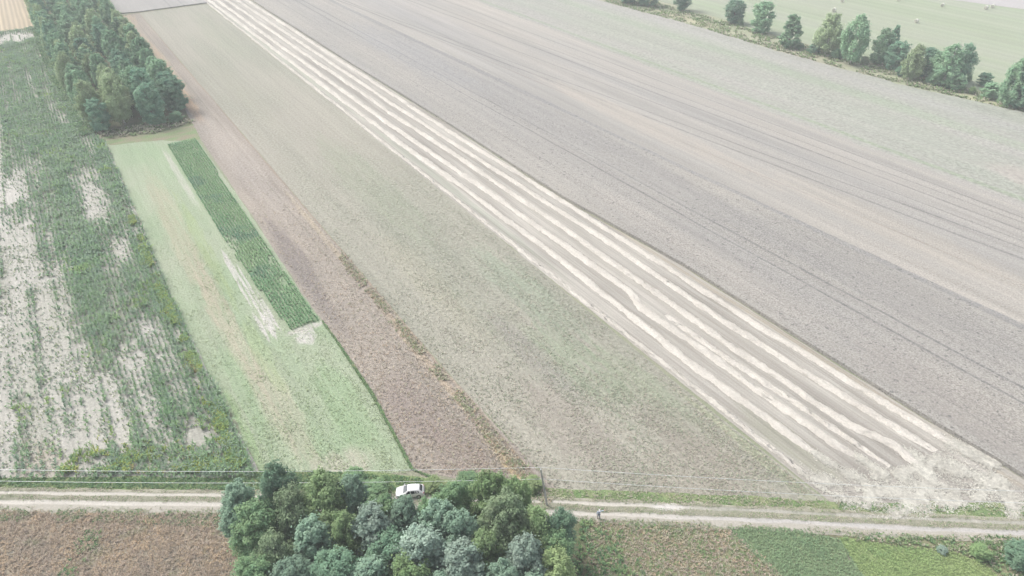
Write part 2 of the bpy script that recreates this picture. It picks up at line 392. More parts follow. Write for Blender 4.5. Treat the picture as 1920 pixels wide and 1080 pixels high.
# ---------------------------------------------------------------- roadside ground
M_grass = field_mat('verge_grass', (0.16, 0.24, 0.10), (0.24, 0.27, 0.14), 0.4, 1.0, 0.7, 1.3, 3.0)
M_dry = field_mat('dry_weeds', (0.39, 0.335, 0.25), (0.28, 0.26, 0.215), 0.25, 1.0, 0.65, 1.3, 3.0)
M_mix = field_mat('mixed_weeds', (0.28, 0.25, 0.165), (0.20, 0.23, 0.12), 0.22, 1.0, 0.7, 1.25, 3.0)
M_lime = field_mat('young_crop', (0.24, 0.32, 0.13), (0.28, 0.34, 0.16), 0.3, 3.0, 0.8, 1.15, 4.0, 0.1, 1.5)
M_teal = field_mat('green_crop', (0.21, 0.27, 0.15), (0.25, 0.30, 0.17), 0.3, 3.0, 0.75, 1.2, 4.0, 0.1, 1.5)
sheet('grass_verge', [(-110, 69), (-75, 67.6), (-41, 67.6), (-37, 69), (-20, 68.6), (-11, 67), (6, 65.6), (30, 64.4), (46, 63.2), (90, 63.5), (120, 63), (120, 60), (60, 60.5), (30, 62.2), (0, 63.5), (-110, 65)], M_grass, 0.4)
sheet('weedy_field', [(-110, 62.6), (-60, 62.0), (-38, 61.6), (-24, 61.2), (-20, 30), (-110, 30)], M_dry, 0.35)
sheet('grass_verge', [(-24, 61.4), (0, 60.8), (10, 60.2), (12, 30), (-21, 30)], M_floor, 0.3)
sheet('rough_meadow', [(9.6, 60.4), (24, 60.2), (29.5, 59.2), (33, 54), (38, 44), (40, 30), (10, 30)], M_mix, 0.35)
sheet('green_crop_strip', [(29.5, 59.2), (37, 59.0), (43.5, 57.0), (44, 53), (47, 46), (49, 30), (40.2, 30), (38, 44), (33, 53)], M_teal, 0.8)
sheet('lime_crop_strip', [(43.5, 57.4), (50, 56.2), (57, 55.4), (60.6, 53.5), (62.8, 49), (64, 40), (64, 30), (49, 30), (47, 46), (44.3, 53)], M_lime, 0.5)
sheet('weedy_bank', [(37, 59.0), (43.5, 57.5), (50, 56.3), (57, 55.5), (60.7, 53.6), (63, 49), (64, 30), (120, 30), (120, 57), (72, 58.4), (54, 58.6), (40, 59.6)], M_mix, 0.35)

# dirt road: ruts in its own cross-section
RC = [(-150, 66.2), (-110, 64.7), (-72, 64.0), (-42, 63.55), (-20, 63.2), (4.5, 62.45), (12.7, 62.0), (32.4, 61.05), (54, 59.65), (68, 59.0), (95, 58.0), (150, 56.5)]
def road_y(x):
    xs = [p[0] for p in RC]; ys = [p[1] for p in RC]
    return float(np.interp(x, xs, ys))
def road_mesh():
    ts = [-2.5, -2.1, -1.6, -1.1, -0.8, -0.5, 0.0, 0.5, 0.8, 1.1, 1.4, 1.7]
    hz = [0.0, 0.02, 0.02, -0.01, -0.03, 0.02, 0.05, 0.02, -0.03, -0.01, 0.02, 0.0]
    xs = np.arange(-150, 150.1, 0.75); V = []; UVv = []
    ysm = np.interp(xs, [p[0] for p in RC], [p[1] for p in RC]); ysm = np.convolve(np.pad(ysm, 6, 'edge'), np.ones(13) / 13, 'valid')
    for x, y in zip(xs, ysm):
        for i, t in enumerate(ts):
            e = (fbm(x, t * 9, 3.0, 5) - 0.5) * (0.9 if i in (0, 11) else 0.35); bumpz = (fbm(x * 1.3, t * 2, 1.5, 15) - .5) * .05
            V.append((x, y + t + e, 0.155 + hz[i] * 1.6 + bumpz)); UVv.append((x, t + e * 0.3))
    n = len(ts); m = len(xs)
    Q = [(a * n + i, (a + 1) * n + i, (a + 1) * n + i + 1, a * n + i + 1) for a in range(m - 1) for i in range(n - 1)]
    me = mesh_np('dirt_road', V, Q, True)
    ul = me.uv_layers.new(name='UVMap')
    li = np.zeros(len(me.loops), dtype=np.int32); me.loops.foreach_get('vertex_index', li)
    ul.data.foreach_set('uv', np.asarray(UVv, dtype=np.float32)[li].ravel())
    return me
def road_mat():
    t = NT('dirt_road')
    uvn = t.n('ShaderNodeUVMap').outputs[0]; sp = t.n('ShaderNodeSeparateXYZ'); t.l(uvn, sp.inputs[0])
    x, y = sp.outputs[0], sp.outputs[1]
    wn = t.noise(t.comb(t.math('MULTIPLY', x, 0.25), y), 0.5, 3, 0.6, 0.0, 1.0)
    yy = t.math('ADD', y, t.math('MULTIPLY_ADD', wn, 0.9, -0.45))
    n1 = t.noise(uvn, 0.5, 5, 0.7, 0.3, 0.7); n2 = t.noise(uvn, 4.0, 4, 0.75, 0.3, 0.7)
    grass = t.mix(n1, (0.19, 0.20, 0.14), (0.29, 0.275, 0.22))
    verge = t.mix(n1, (0.27, 0.27, 0.20), (0.36, 0.335, 0.275))
    sand = t.mix(n1, (0.58, 0.55, 0.50), (0.42, 0.395, 0.35))
    def band(c, w0, w1):
        d = t.math('ABSOLUTE', t.math('SUBTRACT', yy, c))
        m = t.n('ShaderNodeMapRange', interpolation_type='SMOOTHSTEP'); m.inputs[1].default_value = w1; m.inputs[2].default_value = w0
        t.l(d, m.inputs[0]); return m.outputs[0]
    col = t.mix(band(0.0, 0.9, 1.5), verge, grass)
    col = t.mix(t.math('MULTIPLY', band(-1.5, 0.5, 1.3), 0.75), col, (0.38, 0.355, 0.315))
    # the right part of the road is muddier and more overgrown
    right = t.n('ShaderNodeMapRange'); right.inputs[1].default_value = 16; right.inputs[2].default_value = 30; t.l(x, right.inputs[0])
    wet = t.mix(n1, (0.30, 0.30, 0.31), (0.46, 0.44, 0.42))
    up = t.mix(right.outputs[0], sand, t.mix(0.6, wet, verge))
    dn = t.mix(t.math('MULTIPLY', right.outputs[0], 0.6), sand, wet)
    col = t.mix(t.math('MULTIPLY', band(0.85, 0.14, 0.42), t.math('MULTIPLY_ADD', n1, 0.5, 0.55), clamp=True), col, up)
    col = t.mix(t.math('MULTIPLY', band(-0.8, 0.18, 0.46), t.math('MULTIPLY_ADD', n1, 0.5, 0.6), clamp=True), col, dn)
    # pale washed out puddle hollow
    a = t.math('MULTIPLY', t.math('SUBTRACT', x, 21.8), 1 / 2.6); b = t.math('MULTIPLY', t.math('SUBTRACT', y, 0.75), 1 / 0.7)
    d = t.math('ADD', t.math('SQRT', t.math('ADD', t.math('MULTIPLY', a, a), t.math('MULTIPLY', b, b))), t.math('MULTIPLY_ADD', n2, 1.2, -0.6))
    m = t.n('ShaderNodeMapRange'); m.inputs[1].default_value = 1.0; m.inputs[2].default_value = 0.7; t.l(d, m.inputs[0])
    col = t.mix(t.math('MULTIPLY', m.outputs[0], 0.8), col, (0.54, 0.52, 0.49))
    k = t.math('MULTIPLY_ADD', n2, 0.35, 0.82); col = t.mix(1.0, col, t.comb(k, k, k), 'MULTIPLY')
    t.l(col, t.b.inputs['Base Color'])
    return t.m
tag(link('dirt_road', road_mesh(), None, [road_mat()]), kind='structure')

# ------------------------------------------------------------------ small vegetation made of blades
def in_poly(x, y, poly):
    inside = np.zeros(len(x), bool); n = len(poly)
    for i in range(n):
        x0, y0 = poly[i]; x1, y1 = poly[(i + 1) % n]
        c = ((y0 > y) != (y1 > y)) & (x < (x1 - x0) * (y - y0) / ((y1 - y0) + 1e-12) + x0)
        inside ^= c
    return inside

def sample(poly, dens, rng):
    P = np.array(poly); lo_ = P.min(0); hi_ = P.max(0)
    n = int((hi_[0] - lo_[0]) * (hi_[1] - lo_[1]) * dens)
    x = rng.uniform(lo_[0], hi_[0], n); y = rng.uniform(lo_[1], hi_[1], n)
    k = in_poly(x, y, poly); return x[k], y[k]

def blades(name, x, y, h, wd, nb, spread, mats, seed=0, z0=0.02, label=None, cat=None, rise=1.0):
    """nb bent leaves per plant at x, y; h, wd = arrays or numbers; one object of many small faces"""
    rng = np.random.default_rng(seed); n = len(x)
    h = np.broadcast_to(np.asarray(h, float), (n,)); wd = np.broadcast_to(np.asarray(wd, float), (n,))
    X = np.repeat(x, nb); Y = np.repeat(y, nb); Hh = np.repeat(h, nb) * rng.uniform(0.6, 1.1, n * nb); W = np.repeat(wd, nb) * rng.uniform(0.7, 1.3, n * nb)
    a = rng.uniform(0, 2 * np.pi, n * nb); s = spread * Hh * rng.uniform(0.5, 1.2, n * nb)
    b0 = rng.uniform(0, 0.45, n * nb) * Hh * rise
    dx, dy = np.cos(a), np.sin(a); px, py = -dy, dx
    N = n * nb
    V = np.zeros((N, 5, 3))
    V[:, 0] = np.stack([X - px * W * .35, Y - py * W * .35, z0 + b0], 1)
    V[:, 1] = np.stack([X + px * W * .35, Y + py * W * .35, z0 + b0], 1)
    mx, my, mz = X + dx * s * .5, Y + dy * s * .5, z0 + b0 + (Hh - b0) * .75
    V[:, 2] = np.stack([mx + px * W * .5, my + py * W * .5, mz], 1)
    V[:, 3] = np.stack([mx - px * W * .5, my - py * W * .5, mz], 1)
    V[:, 4] = np.stack([X + dx * s, Y + dy * s, z0 + b0 + (Hh - b0) * rng.uniform(.6, 1.0, N)], 1)
    i = np.arange(N)[:, None] * 5
    T = np.concatenate([i + np.array([[0, 1, 2]]), i + np.array([[0, 2, 3]]), i + np.array([[3, 2, 4]])], 0)
    me = mesh_np(name, V.reshape(-1, 3), T)
    o = link(name, me, None, mats)
    if len(mats) > 1:
        pm = rng.integers(0, len(mats), n); fm = np.tile(np.repeat(pm, nb), 3)
        me.polygons.foreach_set('material_index', fm.astype(np.int32))
    tag(o, label, cat, kind='stuff')
    return o

def crop_mat(name, c1, c2, sc=0.25, c3=None, fine=0.7, trans=0.2):
    t = NT(name); t.uv()
    col = t.mix(t.noise(t.comb(t.math('MULTIPLY', t.u, 0.4), t.v), sc, 4, 0.65, 0.35, 0.65), c1, c2)
    if c3: col = t.mix(t.noise(t.P, sc * 0.7, 3, 0.6, 0.56, 0.68), col, c3)
    f = t.noise(t.P, 2.5, 2, 0.6, 0.3, 0.7); k = t.math('MULTIPLY_ADD', f, 2 * (1 - fine), fine)
    col = t.mix(1.0, col, t.comb(k, k, k), 'MULTIPLY')
    t.l(col, t.b.inputs['Base Color'])
    tr = t.n('ShaderNodeBsdfTranslucent'); t.l(col, tr.inputs[0])
    mx = t.n('ShaderNodeMixShader'); mx.inputs[0].default_value = trans
    t.l(t.b.outputs[0], mx.inputs[1]); t.l(tr.outputs[0], mx.inputs[2]); t.l(mx.outputs[0], t.t.nodes['Material Output'].inputs[0])
    return t.m

# maize: rows 0.8 m apart, thinning to bare sand in patches
rng = np.random.default_rng(3)
def blob(u, v, cu, cv, ru, rv, nz):
    d = np.sqrt(((u - cu) / ru) ** 2 + ((v - cv) / rv) ** 2) + (nz - 0.5) * 1.5
    return np.clip((1.35 - d) / 0.9, 0, 1)
def maize_density(u, v):
    nz = fbm(u * 0.35, v, 4.0, 21); n2 = fbm(u * 0.05, v * 1.0, 1.5, 31)
    bare = np.zeros_like(u)
    B = [(205, -20.5, 14, 6, 1), (178, -20, 12, 3, .9), (345, -0.3, 45, 5.0, 1), (252, -23.5, 45, 2.5, 1), (372, -14, 10, 14, .9),
         (190, -26, 30, 4, .9), (113, -24.5, 28, 2.3, .95), (110, -14.2, 26, 2.6, .85), (128, -17, 26, 4, .62), (105, -19, 20, 3.0, .75),
         (186, -3.2, 17, 3.4, .85), (160, -1.5, 12, 2.5, .7), (116, -5.5, 10, 3.2, .6), (101, -9.7, 14, 1.0, .95), (85, -11, 7, 3.2, .8),
         (90, 0.5, 4, 4, .9), (126, -21.5, 26, 1.5, .6), (90, -25, 7, 3, .85), (150, -20.5, 26, 1.3, .8), (140, 3.0, 60, 0.8, .55), (205, -2, 10, 2, .7),
         (215, -15, 20, 3, .5), (100, -5.0, 10, 2, .5), (120, -1.5, 16, 1.6, .5)]
    for cu, cv, ru, rv, s in B: bare = np.maximum(bare, s * blob(u, v, cu, cv, ru, rv, nz))
    rown = fbm(u * 0.05, v * 1.0, 1.1, 41)           # whole rows fail, others hold
    bare = bare * np.clip(1.0 + (rown - .42) * 4, 0.35, 1.3)
    left = np.clip((-9 - v) / 6, 0, 1) * np.clip((215 - u) / 40, 0, 1) * np.clip((u - 84) / 10, 0, 1)
    bare = np.maximum(bare, left * (0.5 + 0.5 * (n2 > 0.50)))
    bare = np.maximum(bare, (n2 > 0.60) * 0.5)
    return np.clip(1 - bare, 0, 1)
us, vs = [], []
for v0 in np.arange(-34, 5.9, 0.8):
    step = 0.30
    uu = np.arange(72, 386, step); uu = uu + rng.uniform(-.1, .1, len(uu))
    us.append(uu); vs.append(np.full(len(uu), v0) + rng.normal(0, 0.09, len(uu)))
u = np.concatenate(us); v = np.concatenate(vs)
den = maize_density(u, v)
keep = rng.random(len(u)) < np.where(u > 230, den * 0.8, den) * 0.9 + 0.07
keep &= (v < np.interp(u, [80, 101, 131, 225, 230, 277, 380], [5.8, 5.2, 4.4, 4.3, 2.9, -1.2, -4.6]))
X = -ST * u + CT * v; Y = CT * u + ST * v
keep &= (Y > 67.4 + 0.6 * (fbm(X, Y, 3, 9) - .5)) 
keep &= np.abs(X) < 0.74 * (Y + 55)
u, v, X, Y, den = u[keep], v[keep], X[keep], Y[keep], den[keep]
hh = (0.35 + 0.9 * den) * rng.uniform(.6, 1.3, len(u)) * (0.55 + 0.9 * fbm(u, v, 5, 44))
M_m1 = crop_mat('maize_leaf', (0.215, 0.350, 0.180), (0.275, 0.395, 0.225), 0.12, (0.31, 0.44, 0.15))
M_m2 = crop_mat('maize_leaf_grey', (0.225, 0.320, 0.225), (0.300, 0.375, 0.275), 0.12)
near = u < 150
blades('maize_crop', X[near], Y[near], hh[near], 0.13, 9, 0.75, [M_m1, M_m2], 5, label='near part of the patchy maize crop in rows on pale sand', cat='maize crop')
blades('maize_crop', X[~near], Y[~near], hh[~near], 0.24, 5, 0.8, [M_m1, M_m2], 6, label='far part of the maize crop running back beside the long copse', cat='maize crop')
# low weeds coming up in the sand between the maize rows
n = 30000; uu = 76 + 170 * rng.random(n) ** 1.25; vv = rng.uniform(-34, 4.5, n); xx, yy = -ST * uu + CT * vv, CT * uu + ST * vv
k = (fbm(uu * .5, vv, 2.4, 81) > rng.uniform(.3, .75, n)) & (yy > 68) & (np.abs(xx) < .74 * (yy + 55)) & (vv < np.interp(uu, [80, 101, 131, 225, 260], [5.4, 4.8, 4.0, 3.6, 0]))
M_sw = crop_mat('sand_weed', (0.26, 0.33, 0.17), (0.33, 0.36, 0.24), 0.2, (0.34, 0.42, 0.16), 0.75)
blades('sand_weeds', xx[k], yy[k], rng.uniform(.08, .35, k.sum()), .13, 5, 1.0, [M_sw, M_m2], 82, label='low green weeds spotting the pale sand between the maize rows', cat='weeds')
# yellowing weeds along the maize edge
M_y1 = crop_mat('yellow_weed', (0.42, 0.46, 0.12), (0.24, 0.36, 0.12), 0.5, (0.40, 0.33, 0.18))
n = 4200; uu = rng.uniform(80, 172, n); vv = np.interp(uu, [80, 101, 131, 172], [5.0, 4.7, 3.8, 3.8]) - np.abs(rng.normal(0, 0.9, n))
k = fbm(uu, vv, 5, 77) > 0.42; xx, yy = -ST * uu + CT * vv, CT * uu + ST * vv
n2_ = 2600; x3 = rng.uniform(-66, -40, n2_); y3 = 68.2 + np.abs(rng.normal(0, 2.2, n2_)); k3 = fbm(x3, y3, 3, 70) > rng.uniform(.3, .8, n2_)
blades('yellow_weeds', np.r_[xx[k], x3[k3]], np.r_[yy[k], y3[k3]], 1.0, 0.14, 6, 0.5, [M_y1, M_m1], 8, label='yellow green weeds along the right and front edges of the maize', cat='weeds')

# leafy dark green row crop
us, vs = [], []
for v0 in np.arange(19.3, 27.2, 0.62):
    uu = np.arange(108, 214, 0.30); us.append(uu + rng.uniform(-.1, .1, len(uu))); vs.append(np.full(len(uu), v0) + rng.normal(0, .07, len(uu)))
u = np.concatenate(us); v = np.concatenate(vs)
k = (v > np.interp(u, [108, 125, 146, 186, 215], [20.9, 20.0, 19.3, 18.4, 19.2]) + (fbm(u, v, 3, 3) - .5)) & (v < np.interp(u, [108, 142, 177, 213], [26.6, 26.5, 26.3, 27.6])) & (u > 108 + (27 - v) * 0.15 + (fbm(u, v, 2, 5) - .5) * 1.5)
k &= rng.random(len(u)) < np.where(fbm(u * .3, v, 2.5, 12) > 0.72, .4, .95)
u, v = u[k], v[k]
M_b = crop_mat('root_crop_leaf', (0.215, 0.370, 0.200), (0.290, 0.430, 0.230), 0.15, (0.19, 0.32, 0.21))
blades('root_crop', -ST * u + CT * v, CT * u + ST * v, rng.uniform(.4, .65, len(u)), 0.20, 7, 0.75, [M_b], 9, label='dark green leafy row crop in a narrow rectangular plot', cat='root crop')

# tufts: roadside and weeds
def scatter(name, poly, dens, h, wd, nb, spread, mats, seed, label, cat, thr=None, nsc=2.0, z0=0.03):
    r = np.random.default_rng(seed); x, y = sample(poly, dens, r)
    if thr is not None:
        k = fbm(x, y, nsc, seed) > thr + r.uniform(-.06, .06, len(x)); x, y = x[k], y[k]
    return blades(name, x, y, r.uniform(h[0], h[1], len(x)), wd, nb, spread, mats, seed, z0, label, cat)
M_t_dry = crop_mat('dry_stalk', (0.54, 0.42, 0.29), (0.42, 0.35, 0.28), 0.35, (0.30, 0.31, 0.20), 0.7)
M_t_brn = crop_mat('brown_stalk', (0.40, 0.34, 0.28), (0.50, 0.42, 0.345), 0.3, None, 0.7)
M_t_grn = crop_mat('green_grass', (0.20, 0.31, 0.14), (0.25, 0.34, 0.16), 0.3, (0.33, 0.37, 0.21), 0.7)
M_t_dkg = crop_mat('dark_grass', (0.13, 0.24, 0.12), (0.17, 0.27, 0.14), 0.3, None, 0.7)
M_t_pale = crop_mat('pale_grass', (0.50, 0.45, 0.36), (0.42, 0.42, 0.30), 0.3, None, 0.75)
M_t_lime = crop_mat('lime_leaf', (0.29, 0.40, 0.17), (0.36, 0.44, 0.20), 0.2, (0.24, 0.37, 0.18), 0.8)
M_t_teal = crop_mat('teal_leaf', (0.23, 0.34, 0.19), (0.28, 0.37, 0.21), 0.2, None, 0.85)
scatter('dry_weeds', [(-78, 61.8), (-38, 61.0), (-23, 60.4), (-22, 46), (-78, 46)], 26, (.2, .55), .07, 5, .8, [M_t_dry, M_t_dry, M_t_brn], 31, 'rusty brown dry weeds filling the field left of the front trees', 'weeds')
scatter('green_weeds', [(-78, 62.0), (-38, 61.4), (-30, 60.6), (-33, 58.4), (-50, 59.6), (-78, 60.2)], 20, (.2, .5), .08, 6, .7, [M_t_grn, M_t_dkg, M_t_pale], 32, 'green weed fringe along the south edge of the dirt road at left', 'weeds', 0.42, 2.5)
scatter('green_weeds', [(-58, 59), (-55, 59), (-53, 47), (-57, 47)], 10, (.3, .6), .12, 6, .7, [M_t_grn, M_t_dkg], 33, 'green patch of weeds within the rusty brown field', 'weeds', 0.42, 1.5)
scatter('verge_tufts', [(-80, 67.6), (-41, 67.5), (-36, 69), (-22, 68.4), (-13, 67.4), (-13, 65.0), (-42, 65.4), (-80, 66.0)], 28, (.15, .4), .08, 5, .8, [M_t_grn, M_t_dkg, M_t_dkg], 34, 'lush grass bank between the maize and the dirt road', 'grass')
scatter('verge_tufts', [(-14, 66.6), (6, 65.4), (44, 63.6), (44, 61.8), (6, 63.9), (-14, 65)], 18, (.1, .35), .07, 5, .8, [M_t_grn, M_t_pale, M_t_pale], 35, 'patchy grass verge between the clover field and the dirt road', 'grass', 0.38)
scatter('verge_tufts', [(44, 63.4), (60, 62.6), (78, 62.4), (78, 60.6), (60, 61.2), (44, 62.0)], 16, (.1, .35), .08, 5, .8, [M_t_grn, M_t_dkg, M_t_pale], 36, 'green grass patches between the straw headland and the dirt road', 'grass', 0.46, 2.5)
scatter('meadow_weeds', [(9.8, 60.0), (24, 59.8), (29.5, 58.6), (33, 54), (38, 44), (10, 44)], 26, (.15, .45), .07, 5, .8, [M_t_dry, M_t_brn, M_t_pale, M_t_grn], 37, 'brown and green rough weeds right of the front trees', 'weeds')
scatter('green_weeds', [(9.5, 60.2), (14, 59.9), (17, 52), (15, 44), (6, 44)], 9, (.3, .7), .13, 6, .7, [M_t_grn, M_t_dkg], 38, 'green undergrowth along the right foot of the front trees', 'weeds', 0.45)
scatter('green_weeds', [(16, 60.1), (29, 59.3), (38, 58.9), (54, 57.9), (54, 56.8), (36, 57.9), (16, 58.4)], 18, (.15, .4), .08, 6, .7, [M_t_grn, M_t_pale, M_t_dkg], 39, 'mixed green weeds along the south edge of the dirt road at right', 'weeds', 0.42)
scatter('green_crop', [(29.2, 59.0), (36.8, 58.9), (43.7, 57.2), (44.1, 53), (47.1, 46), (40, 43), (37.2, 46), (32.6, 53)], 34, (.25, .42), .08, 5, .7, [M_t_teal], 40, 'mid green dense crop plot beside the brown rough meadow', 'crop')
scatter('lime_crop', [(43.6, 57.4), (50, 56.3), (57.1, 55.5), (60.8, 53.6), (62.9, 49), (63, 43), (47.2, 43), (46.9, 46), (44.2, 53)], 34, (.2, .36), .08, 5, .7, [M_t_lime], 41, 'bright lime green crop plot with a rounded corner at bottom right', 'crop')
scatter('bank_weeds', [(44, 57.2), (57, 55.7), (60.9, 53.8), (63.4, 49), (64, 43), (76, 43), (76, 57.4), (60, 57.6)], 16, (.2, .6), .10, 6, .7, [M_t_grn, M_t_dkg, M_t_grn, M_t_pale], 42, 'ragged weedy bank right of the lime green plot', 'weeds', 0.36, 2.0)
# grass creeping over the road: between the ruts and along both edges
r = np.random.default_rng(55); n = 34000; x = r.uniform(-80, 80, n); w3 = r.random(n)
t_ = np.where(w3 < .45, r.normal(0, .30, n), np.where(w3 < .7, 1.45 + r.normal(0, .3, n), -2.0 + r.normal(0, .35, n)))
k = (fbm(x, t_ * 3, 2.2, 56) > r.uniform(.25, .7, n)) & ~((np.abs(np.abs(t_) - .83) < .22) & (r.random(n) < .9)); x, t_ = x[k], t_[k]
blades('road_grass', x, np.interp(x, [p[0] for p in RC], [p[1] for p in RC]) + t_, r.uniform(.04, .16, len(x)), .06, 4, 1.0, [M_t_grn, M_t_pale, M_t_pale], 57, z0=.17, label='sparse grass between the wheel ruts and on both edges of the dirt road', cat='grass')
# brown strip stalks and its field margin
r = np.random.default_rng(50)
uu = 50 + 140 * r.random(15000) ** 1.5; vv = r.uniform(25.5, 39.5, len(uu))
k = (vv > np.interp(uu, [50, 66, 84, 99, 121, 159, 200], [41, 25.6, 27.2, 27.4, 27.1, 27.9, 28.3])) & (uu > 50 + (41 - vv) * 1.0) & (r.random(len(uu)) < np.interp(uu, [50, 100, 188], [1, .6, 0]))
uu, vv = uu[k], vv[k]
blades('fallow_stalks', -ST * uu + CT * vv, CT * uu + ST * vv, r.uniform(.1, .4, len(uu)), .08, 4, .9, [M_t_brn, M_t_brn, M_t_dry, M_t_pale], 51, label='brown dead stalks covering the fallow strip', cat='weeds')
uu = r.uniform(50, 130, 2600); vv = 38.6 + r.normal(0, .55, len(uu)); k = fbm(uu * .5, vv, 2.0, 8) > .46; uu, vv = uu[k], vv[k]
blades('margin_grass', -ST * uu + CT * vv, CT * uu + ST * vv, r.uniform(.2, .5, len(uu)), .10, 5, .8, [M_t_pale, M_t_pale, M_t_pale, M_t_dry, M_t_grn], 52, label='straw coloured grass margin between the fallow strip and the clover field', cat='grass')
uu = np.r_[r.uniform(62, 100, 1500), r.uniform(66, 108, 1500)]; vv = np.r_[np.interp(uu[:1500], [62, 66, 84, 99], [27.5, 25.3, 26.7, 26.9]), np.interp(uu[1500:], [66, 84, 99, 121, 159, 213], [25.2, 26.9, 27.0, 26.8, 27.6, 28.2])] + r.normal(0, .09, len(uu))
blades('edge_grass', -ST * uu + CT * vv, CT * uu + ST * vv, r.uniform(.12, .3, len(uu)), .08, 5, .8, [M_t_grn, M_t_grn, M_t_dkg], 53, label='dark grass line between the green meadow and the fallow strip', cat='grass')
# low growth of the clover field and light meadow
uu = 29 + 170 * r.random(60000) ** 1.5; vv = r.uniform(40.3, 71.2, len(uu))
k = (uu > np.interp(vv, [41, 50, 62, 71.6], [51.5, 45, 36, 30.5])) & (r.random(len(uu)) < np.interp(uu, [30, 90, 195], [1, .6, .0])) & (fbm(uu * .3, vv, 2.5, 60) > r.uniform(.2, .8, len(uu)))
uu, vv = uu[k], vv[k]
M_c1 = crop_mat('clover_leaf', (0.33, 0.38, 0.27), (0.42, 0.42, 0.32), 0.15, None, 0.85); M_c2 = crop_mat('stubble_stalk', (0.48, 0.43, 0.35), (0.44, 0.39, 0.33), 0.15, None, 0.85)
blades('clover_growth', -ST * uu + CT * vv, CT * uu + ST * vv, r.uniform(.08, .22, len(uu)), .12, 4, 1.0, [M_c1, M_c1, M_c2], 61, z0=.04, label='thin low clover and stubble cover on the long middle field', cat='clover')
uu = 66 + 130 * r.random(22000) ** 1.3; vv = r.uniform(5.5, 26.5, len(uu)); px_ = -ST * uu + CT * vv; py_ = CT * uu + ST * vv
k = (vv < np.interp(uu, [66, 84, 99, 107, 108, 150, 200], [25, 26.6, 26.8, 26, 20, 18.6, 18])) & (vv > np.interp(uu, [66, 76, 82, 101, 131], [16, 7, 6.4, 5.6, 4.8])) & (py_ > 68) & (fbm(uu * .4, vv, 2.0, 64) > r.uniform(.2, .8, len(uu))) & (r.random(len(uu)) < np.interp(uu, [66, 110, 195], [1, .7, 0]))
M_g1 = crop_mat('meadow_leaf', (0.36, 0.45, 0.26), (0.43, 0.48, 0.31), 0.2, None, 0.85)
blades('meadow_grass', px_[k], py_[k], r.uniform(.08, .22, k.sum()), .11, 4, .9, [M_g1], 65, z0=.03, label='short light green grass of the meadow beside the maize', cat='grass')

# ------------------------------------------------------------------ straw windrows
M_straw = field_mat('straw', (0.66, 0.615, 0.55), (0.54, 0.50, 0.445), 0.5, 3.0, 0.78, 1.12, 3.0, bump=0.2)
def windrow(u0, u1, f, wd, hgt, seed, label, kink=None, fade=0.0):
    du = 0.45; us = np.arange(u0, u1, du); m = 11; V = []
    for uu in us:
        c = f(uu) + (vnoise(uu, 0, 9, seed) - .5) * 0.4 + (vnoise(uu, 0, 1.6, seed + 2) - .5) * 0.14
        ww = wd * (0.8 + 0.45 * vnoise(uu, 5, 3.5, seed + 1)) * (0.85 + 0.3 * vnoise(uu, 9, 0.9, seed + 5))
        e = min(1, (uu - u0) / 6 + 0.02, (u1 - uu) / 6 + 0.02); ww *= min(1, .6 + (uu - u0) / 8)
        for j in range(m):
            t = j / (m - 1) * 2 - 1
            z = hgt * max(0, 1 - abs(t) ** 2.2) * e * (0.55 + 0.9 * vnoise(uu, t * 2, 0.7, seed + 3))
            if fade: z *= 1 if vnoise(uu, t * 1.5, 1.5, seed + 7) > fade else 0.0
            vv = c + t * ww / 2 + (vnoise(uu, t * 4, 0.5, seed + 4) - .5) * 0.40
            x, y = uv2xy(uu, vv); V.append((x, y, 0.05 + z if abs(t) < 1 else -0.05))
    Q = [(a * m + i, a * m + i + 1, (a + 1) * m + i + 1, (a + 1) * m + i) for a in range(len(us) - 1) for i in range(m - 1)]
    o = link('straw_windrow', mesh_np('straw_windrow', V, Q, False), None, [M_straw])
    tag(o, label, 'windrow', 'straw windrows on the stubble')
    return o
L = lambda *p: (lambda u: float(np.interp(u, [a for a, b in p], [b for a, b in p])))
windrow(22, 430, L((22, 96.9), (28, 97.1), (60, 95.4), (122, 94.8), (173, 93.1), (430, 90.6)), 1.55, .30, 1, 'straw windrow nearest the standing grain, running the whole strip')
windrow(26, 430, L((26, 93.4), (33, 92.8), (66, 91.0), (100, 91.6), (167, 89.7), (208, 88.7), (430, 86.6)), 1.6, .30, 2, 'second windrow from the standing grain, bright and even')
windrow(23.5, 430, L((23.5, 86.2), (26, 88.6), (30, 89.3), (36, 87.4), (62, 86.5), (111, 86.8), (160, 86.0), (200, 84.7), (430, 82.2)), 1.65, .30, 3, 'third windrow from the standing grain, its near end curving round')
windrow(28, 74, L((28, 84.9), (59, 83.4), (74, 83.3)), 1.3, .26, 4, 'short thin broken windrow at the near end between two full ones', fade=0.42)
windrow(31.5, 430, L((31.5, 82.4), (35, 81.8), (67, 81.2), (78, 80.8), (84, 82.7), (105, 82.4), (152, 81.5), (190, 80.3), (430, 78.0)), 1.75, .26, 5, 'fourth windrow from the standing grain, with a kink halfway down')
windrow(35.5, 430, L((35.5, 77.6), (62, 77.0), (100, 77.9), (145, 77.7), (182, 76.5), (430, 74.4)), 1.75, .24, 6, 'fifth windrow from the standing grain, second from the clover field')
windrow(33, 430, L((33, 73.1), (72, 73.0), (174, 72.8), (430, 72.3)), 1.0, .18, 7, 'thin straw line right along the edge of the clover field', fade=0.3)
